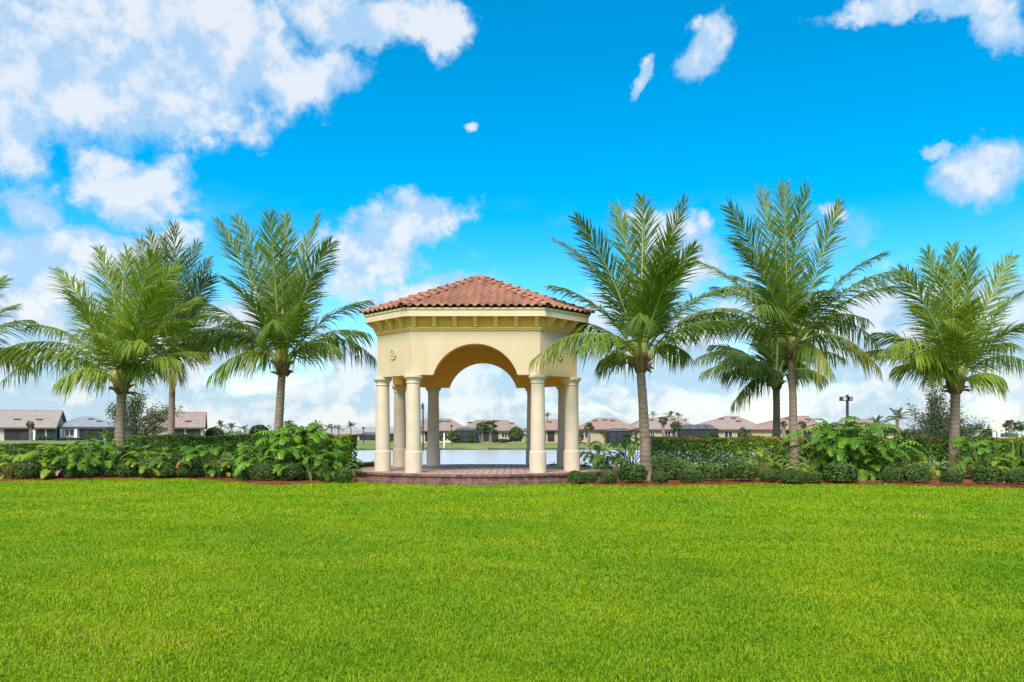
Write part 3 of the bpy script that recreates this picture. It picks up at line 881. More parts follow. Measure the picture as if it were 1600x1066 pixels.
# ------------------------------------------------------------------ palms
def frond(palm, base, tip, rs, leaf_m='leaflet', leaf_n=98, leaf_len=0.85, age=0.5, side=None, width=0.04):
    """base, tip: points in the palm's own space. A feather leaf: arched rachis with two ranks of leaflets."""
    ch = tip - base; c = ch.length
    elev = math.degrees(math.asin(max(-1, min(1, ch.z / c))))
    bend = 0.09 + 0.42 * max(0, min(1, (72 - elev) / 80))
    P1 = base + ch * 0.45 + Vector((0, 0, 1)) * bend * c * 0.95
    hor = Vector((ch.x, ch.y, 0))
    if elev > 50: P1 -= hor * rs.uniform(0.05, 0.3)
    P1 += Vector((rs.uniform(-.07, .07), rs.uniform(-.07, .07), 0)) * c
    n = 15
    pt = lambda t: base * (1 - t) ** 2 + P1 * 2 * t * (1 - t) + tip * t * t
    tan = lambda t: ((P1 - base) * 2 * (1 - t) + (tip - P1) * 2 * t).normalized()
    L_ = sum((pt((k + 1) / 20) - pt(k / 20)).length for k in range(20))
    if side is None:
        side = Vector((-hor.y, hor.x, 0)).normalized() if hor.length > 0.1 else Vector((1, 0, 0))
        if elev > 55:
            s2 = Vector((1, 0, 0)) if side.x >= 0 else Vector((-1, 0, 0))
            side = side.lerp(s2, 0.65).normalized()
    mb = MB()
    pts = [pt(k / n) for k in range(n + 1)]
    rad = [0.034 * (1 - k / n) ** 1.6 + 0.005 for k in range(n + 1)]
    rad[0] = 0.085; rad[1] = max(rad[1], 0.055)
    mb.tube(pts, rad, 5, 0, [0.62 - 0.012 * (k // 5) + rs.uniform(0, .15) for k in range(5 * (n + 1))])
    twist = rs.uniform(-0.5, 0.5)
    for sg in (-1, 1):
        for k in range(leaf_n):
            t = 0.13 + 0.87 * (k + rs.uniform(-0.3, 0.3)) / leaf_n
            t = min(max(t, 0.1), 0.995)
            p = pt(t); T = tan(t)
            s_ = (side - T * side.dot(T)).normalized()
            nn = T.cross(s_)
            if nn.z < 0: nn = -nn
            tw = twist * t
            sv = (s_ * math.cos(tw) + nn * math.sin(tw)) * sg
            a_ = R(54 - 32 * t ** 1.3 + 10 * max(0, min(1, (50 - elev) / 55)) + rs.uniform(-11, 11) + 6 * math.sin(k * 0.8 + sg))
            V = R(22 - 16 * t + rs.uniform(-16, 16))
            d0 = (T * math.cos(a_) + (sv * math.cos(V) + nn * math.sin(V)) * math.sin(a_)).normalized()
            lat = max(0, min(1, (50 - elev) / 55))
            d0 = (d0 + Vector((0, 0, -0.75 * lat * rs.uniform(0.6, 1.2)))).normalized()
            prof = (0.45 + 0.55 * math.sin(math.pi * min(1, t * 1.25 + 0.12))) if t < 0.6 else 1.0 - 0.66 * ((t - 0.6) / 0.4) ** 1.2
            if rs.random() < 0.06 + 0.26 * lat: continue
            l = leaf_len * (1.42 - 0.40 * lat) * max(prof, 0.3) * rs.uniform(0.75, 1.12)
            droop = (0.20 + 0.72 * max(0, min(1, (65 - elev) / 70)) + 0.25 * age) * rs.uniform(0.7, 1.3)
            g = Vector((0, 0, -1))
            wd = (T - d0 * T.dot(d0))
            if wd.length < 0.05: wd = nn.copy()
            wd.normalize()
            wd = (wd + nn * rs.uniform(-0.5, 0.5)).normalized()
            w = width * 0.98 * rs.uniform(0.8, 1.15) * (0.6 + 0.4 * prof)
            q = []
            for uu in (0.0, 0.34, 0.7, 1.0):
                qq = p + d0 * l * uu * (1 - 0.18 * droop * uu) + g * droop * l * uu * uu * 0.62
                q.append(qq)
            base_t = 0.42 + 0.3 * rs.random() + (0.12 if sg > 0 else 0)
            brown = rs.random() < 0.10 + 0.45 * max(0, age - 0.5)
            tt = [base_t, base_t, base_t, base_t, base_t - .05, base_t - .05, 0.08 if brown else base_t * 0.6]
            if age > 0.75 and t > 0.6 and rs.random() < 0.75: tt = [x * 0.45 for x in tt]
            vs = [q[0] - wd * w * .3, q[0] + wd * w * .3, q[1] - wd * w * .5, q[1] + wd * w * .5, q[2] - wd * w * .36, q[2] + wd * w * .36, q[3]]
            mb.add(vs, [(0, 1, 3, 2), (2, 3, 5, 4), (4, 5, 6)], 1, tt)
    return mb.build('frond', [M['rachis'], M[leaf_m]], palm)


def palm(label, base_px, depth, trunk_top, tips, r_base, r_top, seed, leaf_len=0.85, extra=3, width=0.04, lean_base=None, group='coconut palms in the planting beds', leaf_m='leaflet'):
    rs = random.Random(seed)
    top = at(trunk_top[0], trunk_top[1], depth)
    bx = gx(base_px, depth)
    z0 = float(ground_z(bx, depth))
    root = empty('coconut_palm', (bx, depth, z0), label, 'palm tree', group)
    o3 = Vector((bx, depth, z0))
    tl = top - o3
    # trunk with leaf-scar rings
    n = int(tl.z / 0.045)
    mb = MB(); seg = 18; vs, tt = [], []
    wob = [rs.uniform(0, 6.28) for _ in range(4)]
    for k in range(n + 1):
        t = k / n
        x = tl.x * (t ** 1.4); z = tl.z * t
        r = r_top * 0.84 + (r_base * 0.9 - r_top * 0.84) * (1 - t) ** 2.2 + 0.5 * r_base * max(0, 0.09 - t) * 4
        ring = k % 3
        rr = r * (1.035 if ring == 0 else 0.985) * (1 + 0.02 * math.sin(k * 1.7 + wob[0]))
        for s_ in range(seg):
            a_ = 2 * math.pi * s_ / seg
            rj = rr * (1 + 0.025 * math.sin(3 * a_ + wob[1] + k * 0.2) + rs.uniform(-0.012, 0.012))
            zj = z + 0.012 * math.sin(a_ + wob[2] + k * 0.11) if 0 < k < n else z
            vs.append((x + rj * math.cos(a_), rj * math.sin(a_), zj)); tt.append({0: 0.95, 1: 0.25, 2: 0.8}[ring] + rs.uniform(-0.2, 0.05))
    fs = [(i * seg + s_, i * seg + (s_ + 1) % seg, (i + 1) * seg + (s_ + 1) % seg, (i + 1) * seg + s_) for i in range(n) for s_ in range(seg)]
    mb.add(vs, fs, 0, tt); mb.build('trunk', M['trunk'], root, smooth=True)
    # fibrous boots and old leaf bases round the crown's foot
    fb = MB()
    hb = 0.62
    prof = [(r_top * 0.98, -0.08), (r_top * 1.25, 0.02), (r_top * 1.55, 0.18), (r_top * 1.7, 0.34), (r_top * 1.35, 0.5), (r_top * 0.8, hb)]
    for k in range(len(prof) - 1): pass
    m2 = MB(); m2.lathe(prof, 14, (tl.x, 0)); fb.add([(x + rs.uniform(-.02, .02), y + rs.uniform(-.02, .02), z + tl.z) for x, y, z in m2.v], m2.f)
    for k in range(13):
        a_ = rs.uniform(0, 6.28); z = tl.z + rs.uniform(-0.05, 0.35); r = r_top * 1.35
        p = Vector((tl.x + r * math.cos(a_), r * math.sin(a_), z)); d_ = Vector((math.cos(a_), math.sin(a_), rs.uniform(-0.4, 1.2))).normalized()
        fb.tube([p - d_ * 0.1, p + d_ * rs.uniform(.06, .16), p + d_ * rs.uniform(.16, .3) + Vector((0, 0, -0.04))], [0.05, 0.035, 0.008], 5)
    fb.build('fibre_boot', M['fibre'], root)
    crown = Vector((tl.x, 0, tl.z + 0.35))
    def add(tip, age, ll=leaf_len):
        d_ = (tip - crown); a_ = math.atan2(d_.y, d_.x)
        b = crown + Vector((math.cos(a_) * r_top * 0.75, math.sin(a_) * r_top * 0.75, rs.uniform(-0.15, 0.1) if d_.z < 1.2 * d_.length * 0.5 else rs.uniform(0, 0.2)))
        frond(root, b, tip, rs, leaf_m, leaf_len=ll, age=age, width=width)
    for tp in tips:
        dy = tp[2] if len(tp) > 2 else rs.uniform(-0.9, 0.9)
        P = at(tp[0], tp[1], depth + dy) - o3
        age = 0.25 if P.z > crown.z + 1.2 else (0.55 if P.z > crown.z - 0.2 else 0.85)
        add(P, age * rs.uniform(0.8, 1.2))
    Lm = max((at(t_[0], t_[1], depth) - top).length for t_ in tips)
    for k in range(extra):     # leaves that point away from or towards the camera
        a_ = R(90 + rs.uniform(-65, 65)) * (-1 if k == 1 else 1); e_ = R(rs.uniform(-5, 62)); l = Lm * rs.uniform(0.55, 0.85)
        add(crown + Vector((math.cos(a_) * math.cos(e_), math.sin(a_) * math.cos(e_), math.sin(e_))) * l, rs.uniform(.3, .7))
    for k in range(2):         # arching lower leaves to either side
        a_ = R(rs.uniform(-50, 50) + (180 if k % 2 else 0)); e_ = R(rs.uniform(-4, 24)); l = Lm * rs.uniform(0.6, 0.78)
        add(crown + Vector((math.cos(a_) * math.cos(e_), math.sin(a_) * math.cos(e_), math.sin(e_))) * l, rs.uniform(.5, .95))
    # the unopened spear
    sp = MB().tube([crown, crown + Vector((0.03, -0.05, Lm * 0.42)), crown + Vector((0.06, -0.02, Lm * 0.78))], [0.05, 0.035, 0.005], 6, 0, 0.9)
    sp.build('spear_leaf', M['rachis'], root)
    return root, crown


palm('coconut palm with pale drooping fronds right of the two leftmost palms, before the pavilion', 432, 24.6, (441, 582),
     [(339, 345), (369, 340), (421, 335), (446, 338), (497, 338), (517, 380), (574, 470, .6), (578, 522, -.5), (530, 545, -1.0), (302, 492, .5), (308, 470, -.6), (326, 590, -.7),
      (303, 540, .8), (352, 436, -1.6), (424, 505, -3.0), (470, 470, -2.6), (498, 430, 1.5)], 0.21, 0.145, 11)
palm('coconut palm standing beside the right end of the pavilion roof', 1010, 22.3, (1001, 578),
     [(868, 376, .6), (899, 340), (962, 324), (1003, 309), (1069, 315), (1084, 388, -.6), (862, 446, .8), (828, 566, -.9), (905, 545, -2.0), (1128, 452, .8), (1152, 505, -.8), (1056, 410, -1.6),
      (896, 400, 1.2), (1004, 500, -3.0), (1075, 556, 1.0), (935, 566, .8)], 0.215, 0.15, 12, leaf_len=0.82)
palm('tallest coconut palm, its slim trunk rising beside the large split-leaf shrub', 1241, 25.2, (1237, 560),
     [(1139, 324), (1190, 296), (1226, 288), (1259, 292), (1312, 318), (1381, 396, .5), (1402, 446, -.6), (1357, 500, 1.2), (1376, 578, -.5), (1300, 580, -1.5), (1090, 408, .6), (1062, 500, -1.0),
      (1052, 528, .7), (1117, 448, 1.4), (1300, 452, -2.2), (1180, 480, -2.6), (1150, 380, -1.4)], 0.19, 0.135, 13, leaf_len=0.9)
rootE, crE = palm('shorter coconut palm with a cluster of green coconuts, half hidden by the tallest palm', 1214, 29.0, (1213, 606),
     [(1143, 634, -.6), (1094, 584, .5), (1088, 560, -1), (1168, 580, -1.4), (1250, 545), (1290, 590, -.6), (1190, 520), (1112, 540, .8), (1205, 480), (1262, 505), (1320, 560, 1), (1160, 500, 1.2)], 0.2, 0.15, 14, leaf_len=0.8, extra=4)
palm('coconut palm with bright yellow-green centre in front of the rightmost loose tree', 1490, 24.6, (1493, 612),
     [(1448, 393), (1488, 387), (1517, 395), (1582, 401, .5), (1602, 452, .5), (1405, 422, -.6), (1366, 520, .6), (1374, 550, -.6), (1398, 574, .8), (1449, 590, -1.2), (1430, 560, -1.8), (1598, 508, -1.0),
      (1612, 570, .6), (1566, 590, -.6), (1520, 470, -2.6), (1473, 500, -2.8)], 0.225, 0.165, 15, leaf_len=0.85, leaf_m='leaflet_lime')
palm('coconut palm with bushy lime-green crown, leftmost trunk in the photograph', 186, 24.6, (190, 612),
     [(88, 420, .5), (156, 390), (200, 392), (239, 398), (276, 416), (107, 460, -.6), (42, 508, .6), (2, 546, -.5), (4, 596, .7), (86, 598, -1.2), (309, 466, .5), (283, 565, -.7), (228, 588, -1.6), (253, 445, -1.5),
      (228, 540, -2.8), (150, 520, -2.6), (298, 500, -1)], 0.215, 0.165, 16, leaf_len=0.85, leaf_m='leaflet_lime')
palm('slender coconut palm standing behind the bushy leftmost palm', 267, 32.0, (270, 572),
     [(233, 362), (271, 353), (255, 372), (309, 382), (326, 405, .6), (330, 432, -.6), (318, 470, 1), (308, 538, -.6), (278, 592, -1), (246, 575, .6), (198, 400, .8), (182, 430, -.6), (219, 375), (290, 520, -1.8)], 0.17, 0.14, 17, leaf_len=0.95, extra=3, leaf_m='leaflet_dark')
palm('coconut palm beyond the left edge of the lawn, only its frond tips in view', -95, 25.0, (-92, 600),
     [(6, 438, .5), (52, 500, -.4), (30, 545, .6), (-40, 390), (-100, 380), (-190, 450), (-200, 540), (-150, 590), (-20, 480, 1.2)], 0.2, 0.15, 18, extra=4)
for k, (dx, dz) in enumerate([(-0.20, 0.02), (-0.10, -0.10), (-0.28, -0.12), (-0.17, -0.20), (-0.02, -0.02), (0.1, -0.06)]):
    m = MB().lathe([(0.01, -0.13), (0.055, -0.115), (0.09, -0.05), (0.095, 0.0), (0.075, 0.07), (0.03, 0.115), (0.005, 0.12)], 12)
    c = m.build('coconut', M['coconut'], rootE, smooth=True); c.location = crE + Vector((dx, -0.28 - 0.03 * (k % 3), dz - 0.1)); c.rotation_euler = (0.3 * k, 0.2, 0)


# ------------------------------------------------------------------ shrubs of the beds
def philo_leaf(reach, rise, blade, seed, mats):
    """long stalk and a deeply cut drooping blade, growing out along +X"""
    rs = random.Random(seed)
    mb = MB()
    b0 = Vector((0, 0, 0)); b2 = Vector((reach, 0, rise)); b1 = Vector((reach * 0.28, 0, rise * 0.85))
    pt = lambda t: b0 * (1 - t) ** 2 + b1 * 2 * t * (1 - t) + b2 * t * t
    blade *= 0.56
    mb.tube([pt(k / 5) for k in range(6)], [0.016 - 0.0015 * k for k in range(6)], 4, 0, 0.5)
    dirn = (b2 - b1).normalized(); a0 = math.atan2(dirn.z, dirn.x)
    mid = []; p = b2.copy(); n = 9
    p = p - Vector((math.cos(a0), 0, math.sin(a0))) * blade * 0.12
    for k in range(n + 1):
        a_ = a0 - 0.25 - 1.15 * (k / n)
        mid.append(p.copy()); p = p + Vector((math.cos(a_), 0, math.sin(a_))) * blade / n
    # web along the midrib
    vs, fs = [], []
    for k, q in enumerate(mid):
        w = blade * 0.07 * math.sin(math.pi * (0.15 + 0.8 * k / n)) + 0.006
        vs += [q + Vector((0, w, 0.012)), q, q + Vector((0, -w, 0.012))]
    for k in range(n): fs += [(3 * k, 3 * k + 1, 3 * k + 4, 3 * k + 3), (3 * k + 1, 3 * k + 2, 3 * k + 5, 3 * k + 4)]
    mb.add(vs, fs, 1, 0.45)
    for sg in (-1, 1):
        for k in range(n):
            q = mid[k]; T = (mid[min(k + 1, n)] - mid[max(k - 1, 0)]).normalized()
            ang = R(125 - 108 * k / (n - 1) + rs.uniform(-6, 6))
            l = blade * (0.44 - 0.22 * abs(k / (n - 1) - 0.25) - (0.06 if k == n - 1 else 0)) * rs.uniform(0.88, 1.1)
            d_ = T * math.cos(ang) + Vector((0, sg, 0)) * math.sin(ang)
            up = T.cross(Vector((0, 1, 0))); up = up if up.z > 0 else -up
            wv = d_.cross(up).normalized(); w = blade * 0.057
            p0 = q; p1 = q + d_ * l * 0.5 + up * l * 0.12; p2 = q + d_ * l * 0.82 + up * l * 0.06; p3 = q + d_ * l * 1.02 - up * l * 0.10
            v = [p0 - wv * w * .8, p0 + wv * w * .8, p1 - wv * w * .95, p1 + wv * w * .95, p2 - wv * w * .75, p2 + wv * w * .75, p3]
            tn = 0.5 + rs.uniform(-0.3, 0.35)
            mb.add(v, [(0, 1, 3, 2), (2, 3, 5, 4), (4, 5, 6)], 1, [tn - .1, tn - .1, tn, tn, tn, tn, tn + .1])
    return mb.mesh('leaf', mats)


PH = {}
for kind, mt in (('green', 'philo'), ('lime', 'philo_yellow')):
    PH[kind] = [philo_leaf(r_, h_, b_, 50 + i, [M['petiole'], M[mt]]) for i, (r_, h_, b_) in enumerate(
        [(0.35, 0.95, 0.62), (0.55, 0.85, 0.66), (0.72, 0.62, 0.66), (0.8, 0.38, 0.6), (0.5, 0.5, 0.55), (0.2, 1.05, 0.55), (0.62, 0.22, 0.5)])]
PH['dead'] = [philo_leaf(0.34, 0.35, 0.6, 70, [M['petiole'], M['dead_leaf']])]
PH['tan'] = [philo_leaf(0.5, 0.12, 0.5, 71, [M['petiole'], M['tan_leaf']])]


def philo(px, py_base, depth, size, n, kind, label, seed, spread=0.15, zscale=1.0):
    rs = random.Random(seed)
    x = gx(px, depth)
    root = empty('split_leaf_philodendron', (x, depth, 0.04), label, 'shrub', 'split-leaf shrubs in the beds')
    stem = MB()
    for k in range(1):
        d_ = Vector((0, 0, 0))
        stem.tube([d_, d_ + Vector((0, 0, 0.12 * size)), d_ * 1.2 + Vector((0, 0, 0.25 * size))], [0.06 * size, 0.05 * size, 0.035 * size], 6)
    stem.build('stem', M['bark'], root)
    size *= 1.16; n = int(n * 3.0)
    for k in range(n):
        me = PH[kind][rs.choice([0, 0, 1, 1, 2, 2, 3, 3, 4, 4, 5, 6])]
        o = link('leaf', me, root)
        a_ = 2.399 * k + rs.uniform(-0.4, 0.4)
        s_ = size * rs.uniform(0.75, 1.12)
        sp = spread * math.sqrt(rs.random()) * 1.6
        b = rs.uniform(0, 6.28)
        o.location = (sp * math.cos(b), sp * math.sin(b) * 0.7, 0.1 * size * rs.random())
        o.scale = (s_, s_, s_ * zscale); o.rotation_euler = (rs.uniform(-.3, .3), rs.uniform(-.35, .2), a_)
    return root


PL = [  # px, depth, size, leaves, kind, spread, z, label
    (1322, 23.2, 1.16, 80, 'green', .6, 1.12, 'largest dark green split-leaf shrub, mounded beside the tallest palm'),
    (1362, 22.6, 0.75, 24, 'green', .35, 0.85, 'mid-size green split-leaf shrub spilling right of the largest mound'),
    (1451, 22.6, 0.55, 10, 'lime', .12, 0.95, 'small lime-green split-leaf shrub between the large mound and the right palm trunk'),
    (1258, 22.9, 0.52, 12, 'lime', .2, 0.85, 'lime split-leaf shrub at the foot of the tallest palm trunk'),
    (1186, 23.4, 0.66, 10, 'lime', .14, 1.05, 'light green split-leaf shrub standing alone before the right hedge'),
    (1530, 23.0, 0.85, 30, 'green', .4, 1.05, 'green split-leaf shrub just right of the yellow-green palm trunk'),
    (1592, 22.6, 0.85, 30, 'green', .4, 1.0, 'green split-leaf shrub at the right edge of the lawn bed'),
    (1560, 22.0, 0.62, 14, 'lime', .25, 0.9, 'lime split-leaf shrub low before the shrubs at the right edge'),
    (1640, 22.2, 0.95, 24, 'green', .4, 1.0, 'green split-leaf shrub cut by the right edge of the photograph'),
    (938, 25.0, 0.8, 14, 'green', .2, 1.15, 'airy green split-leaf shrub next to the rightmost pavilion column'),
    (980, 24.2, 0.85, 14, 'green', .2, 1.2, 'tall stalky green split-leaf shrub left of the palm by the pavilion'),
    (1046, 23.2, 0.62, 14, 'green', .25, 0.95, 'glossy green split-leaf shrub right of the palm by the pavilion'),
    (1090, 23.4, 0.42, 7, 'lime', .15, 0.75, 'low lime split-leaf shrub under the left end of the right hedge'),
    (470, 23.0, 1.06, 66, 'green', .55, 1.12, 'large green split-leaf shrub around the palm left of the pavilion'),
    (500, 22.2, 0.82, 26, 'green', .32, 0.9, 'green split-leaf shrub with hanging leaves beside the red-tipped hedge end'),
    (408, 23.4, 0.85, 24, 'green', .3, 1.0, 'green split-leaf shrub left of the drooping palm trunk'),
    (326, 23.8, 0.82, 20, 'green', .2, 0.95, 'stalky green split-leaf shrub beside the orange dead leaf'),
    (362, 23.4, 0.6, 12, 'lime', .2, 0.85, 'lime split-leaf shrub between the orange leaf and the drooping palm'),
    (285, 24.4, 0.8, 20, 'green', .25, 0.95, 'green split-leaf shrub under the slender rear palm'),
    (238, 24.2, 0.72, 18, 'lime', .25, 0.95, 'lime split-leaf shrub right of the leftmost palm trunk'),
    (205, 25.2, 0.9, 22, 'green', .25, 1.1, 'green split-leaf shrub close behind the leftmost palm trunk'),
    (150, 24.2, 0.92, 26, 'green', .3, 1.05, 'green split-leaf shrub left of the leftmost palm trunk'),
    (112, 23.6, 0.8, 22, 'green', .3, 0.95, 'green split-leaf shrub above the tan dead leaf'),
    (72, 23.6, 0.78, 24, 'lime', .3, 0.95, 'broad lime split-leaf shrub near the left edge of the bed'),
    (26, 23.6, 0.7, 18, 'lime', .3, 0.8, 'lime split-leaf shrub behind the bronze grass tuft'),
    (-30, 23.6, 0.8, 20, 'green', .3, 0.9, 'green split-leaf shrub cut by the left edge of the photograph'),
]
for i, (px, dep, sz, n, kd, spd, zs, lb) in enumerate(PL):
    r_ = philo(px, 0, dep, sz, n, kd, lb, 200 + i, spd, zs)
    if i == 16:
        o = link('dead_leaf', PH['dead'][0], r_); o['label'] = 'orange dead leaf hanging forward'
        o.rotation_euler = (0.2, 0.3, R(-125)); o.location = (-0.32, -0.5, 0.35); o.scale = (0.75, 0.9, 0.75)
    if i in (22, 23):
        o = link('dead_leaf', PH['tan'][0], r_); o['label'] = 'tan withered leaf'
        o.rotation_euler = (0.1, 0.1, R(-95 - 20 * (i - 22))); o.location = (0.05, -0.25, 0.22); o.scale = (0.8, 0.8, 0.8)


def bush_mesh(seed, n=3400):
    r_ = np.random.default_rng(seed)
    d = r_.normal(0, 1, (n, 3)); d /= np.linalg.norm(d, axis=1, keepdims=True)
    d[:, 2] = np.where(d[:, 2] < -0.55, -d[:, 2], d[:, 2])
    lump = np.ones(n)
    for k in range(9):
        c = r_.normal(0, 1, 3); c /= np.linalg.norm(c); lump += 0.13 * np.exp(-((d - c) ** 2).sum(1) / 0.12) * r_.choice([1, 1, -0.6])
    rad = lump * (1 - 0.30 * r_.random(n) ** 2.2)
    rad[r_.random(n) < 0.05] *= 1.12
    p = d * rad[:, None] * np.array([0.5, 0.5, 0.44]); p[:, 2] += 0.36
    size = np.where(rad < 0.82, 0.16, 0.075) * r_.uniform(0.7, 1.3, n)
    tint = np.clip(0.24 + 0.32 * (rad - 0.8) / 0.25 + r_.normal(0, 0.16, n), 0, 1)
    p[:, 2] = np.maximum(p[:, 2], 0.02)
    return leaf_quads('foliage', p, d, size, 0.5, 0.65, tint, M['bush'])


BM = [bush_mesh(s) for s in range(5)]


def bush(px, pw, depth, label, k, group, hs=1.0, name='low_bush', mesh=None, z=0.03):
    w = pw / F * depth
    o = empty(name, (gx(px, depth), depth, z), label, 'bush', group, rz=1.3 * k)
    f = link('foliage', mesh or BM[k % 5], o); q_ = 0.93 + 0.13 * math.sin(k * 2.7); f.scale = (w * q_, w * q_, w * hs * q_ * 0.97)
    st = MB().tube([(0, 0, -0.04), (0.01, 0, w * 0.35)], [0.02, 0.012], 5); st.build('stem', M['bark'], o)


RIGHT = [(900, 27, 20.9, 1.0), (922, 24, 21.1, 1.0), (951, 34, 20.7, 1.0), (988, 44, 20.9, .85), (1031, 34, 20.8, .9), (1047, 42, 22.4, 1.0), (1078, 40, 21.0, .85), (1113, 44, 21.6, .9), (1158, 50, 21.6, .8),
         (1202, 36, 21.4, .85), (1237, 34, 21.0, .8), (1270, 32, 21.0, .95), (1312, 52, 21.2, .75), (1394, 36, 20.9, 1.0), (1416, 34, 22.0, .9), (1431, 44, 20.9, .85), (1487, 38, 20.6, .8), (1543, 42, 20.3, .85), (1590, 42, 20.1, .9), (1632, 42, 19.9, .9)]
for i, (px, pw, dep, hs) in enumerate(RIGHT):
    bush(px, pw, dep, 'low round clipped bush edging the right bed, %s counting from the pavilion' % ordinal(i), i, 'low bushes along the right bed', hs)
LEFT = [(537, 27, 21.5, 1.0), (457, 50, 21.9, .9), (413, 38, 21.9, .95), (383, 32, 22.2, 1.0), (345, 42, 23.4, .95), (313, 34, 23.8, .9), (290, 34, 23.9, .9), (262, 38, 23.9, .8), (232, 38, 23.9, .8), (202, 38, 23.9, .8), (172, 38, 23.8, .8), (142, 36, 23.6, .85),
        (113, 34, 23.3, .8), (82, 40, 23.1, .9), (45, 36, 23.0, .95), (-25, 38, 23.0, .9)]
for i, (px, pw, dep, hs) in enumerate(LEFT):
    bush(px, pw, dep, 'low dark clipped bush edging the left bed, %s counting from the pavilion' % ordinal(i), i + 3, 'low bushes along the left bed', hs)
# low green shrubs at the back of the terrace, by the water
for i, (px, pw, dep, side_) in enumerate([(556, 44, 30.6, 'outermost, left of the pavilion'), (582, 40, 30.9, 'just behind the leftmost column'), (866, 34, 30.8, 'between the right-hand columns'), (655, 12, 30.6, 'tiny, between left front columns'), (908, 40, 29.4, 'right of the rightmost column')]):
    bush(px, pw, dep, 'low green shrub behind the terrace by the pond, ' + side_, i, 'shrubs by the pond', .34, 'pond_shrub')


def build_tuft():
    x, y = gx(14, 22.9), 22.9
    o = empty('ornamental_grass', (x, y, 0.04), 'bronze tuft of ornamental grass at the left edge of the bed', 'grass tuft')
    mb = MB()
    for k in range(170):
        a_ = random.uniform(0, 6.28); l = random.uniform(0.3, 0.55); e_ = random.uniform(0.15, 0.75)
        b = Vector((random.uniform(-.12, .12), random.uniform(-.12, .12), 0)); d_ = Vector((math.cos(a_), math.sin(a_), 0)); w = Vector((-d_.y, d_.x, 0)) * 0.006
        p1 = b + d_ * l * e_ * 0.4 + Vector((0, 0, l * 0.7)); p2 = b + d_ * l * e_ * 1.1 + Vector((0, 0, l * (1 - e_ * 0.5)))
        mb.add([b - w, b + w, p1 + w, p1 - w, p2], [(0, 1, 2, 3), (3, 2, 4)], 0, random.random())
    mb.build('blades', M['tuft'], o)


build_tuft()


def hedge(label, path, height, thick, n, seed, red=0.5):
    """clipped hedge along a path of (x, y); leaves thin out near the ground, red new growth on top"""
    r_ = np.random.default_rng(seed)
    o = empty('hedge', (path[0][0], path[0][1], 0.0), label, 'hedge')
    P = np.array(path, float); seg = np.hypot(*np.diff(P, axis=0).T); cum = np.concatenate([[0], np.cumsum(seg)])
    s = r_.uniform(0, cum[-1], n)
    cx_ = np.interp(s, cum, P[:, 0]); cy_ = np.interp(s, cum, P[:, 1])
    k = np.clip(np.searchsorted(cum, s) - 1, 0, len(seg) - 1); t = np.diff(P, axis=0)[k] / seg[k][:, None]; nv = np.stack([t[:, 1], -t[:, 0]], 1)
    bulge = 0.07 * np.sin(s * 2.1) + 0.05 * np.sin(s * 5.3 + 1) + 0.04 * np.sin(s * 9.1 + 2)
    hh = height * (1 + 0.35 * bulge)
    m = r_.random(n)
    top = m < 0.30; face = (m >= 0.30) & (m < 0.86)
    off = r_.uniform(-0.5, 0.5, n) * thick; z = hh * r_.uniform(0.06, 1.0, n) ** 0.75
    nr = np.zeros((n, 3))
    z[top] = hh[top] - np.abs(r_.normal(0, 0.045, top.sum())) + 0.02; nr[top] = (0, 0, 1)
    sgn = np.where(r_.random(n) < 0.72, 1.0, -1.0)
    dep = np.abs(r_.normal(0, 0.06, n))
    off[face] = (sgn * (thick / 2 + bulge - dep))[face]
    nr[face, 0] = (nv[:, 0] * sgn)[face]; nr[face, 1] = (nv[:, 1] * sgn)[face]
    nr[~top & ~face] = (0, -0.3, 0.6)
    keep = r_.random(n) < np.clip(0.55 + z / (height * 0.45), 0, 1)
    c = np.stack([cx_ + nv[:, 0] * off, cy_ + nv[:, 1] * off, z], 1)
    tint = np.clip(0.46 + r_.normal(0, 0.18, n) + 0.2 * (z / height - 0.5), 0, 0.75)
    rt = (z > hh - 0.10) & (r_.random(n) < red * (0.35 + 0.65 * (np.sin(s * 1.7) > -0.2)))
    tint[rt] = r_.uniform(0.74, 1.0, rt.sum())
    c, nr, tint = c[keep], nr[keep], tint[keep]
    c -= np.array([path[0][0], path[0][1], 0])
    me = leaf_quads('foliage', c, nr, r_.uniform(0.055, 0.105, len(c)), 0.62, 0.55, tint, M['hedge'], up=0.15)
    link('foliage', me, o)
    st = MB()
    for q in np.arange(0.15, cum[-1], 0.33):
        x, y = np.interp(q, cum, P[:, 0]) - path[0][0], np.interp(q, cum, P[:, 1]) - path[0][1]
        for b in range(2):
            st.tube([(x + random.uniform(-.1, .1), y + random.uniform(-.1, .1), 0), (x + random.uniform(-.15, .15), y + random.uniform(-.15, .15), height * 0.8)], [0.016, 0.008], 4)
    st.build('stems', M['bark'], o)


hedge('long clipped hedge with red leaf tips behind the right bed', [(gx(1016, 26.4), 26.4), (gx(1150, 26.2), 26.2), (gx(1300, 26.0), 26.0), (gx(1450, 25.6), 25.6), (gx(1600, 25.2), 25.2), (gx(1760, 24.8), 24.8)], 1.24, 0.9, 46000, 31, 1.1)
hedge('long clipped green hedge behind the middle of the left bed', [(gx(545, 26.6), 26.9), (gx(470, 27.4), 27.4), (gx(330, 28.0), 28.0), (gx(190, 28.6), 28.6)], 1.30, 0.9, 30000, 32, 0.3)
hedge('red-tipped end of the hedge beside the left pavilion columns', [(gx(548, 24.6), 24.6), (gx(518, 24.5), 24.5), (gx(500, 24.5), 24.5)], 1.30, 0.8, 6500, 33, 1.0)
hedge('lower dark hedge at the far left behind the bed', [(gx(200, 29.0), 29.0), (gx(100, 29.0), 29.0), (gx(-40, 29.0), 29.0), (gx(-160, 29.0), 29.0)], 0.98, 0.8, 20000, 34, 0.1)


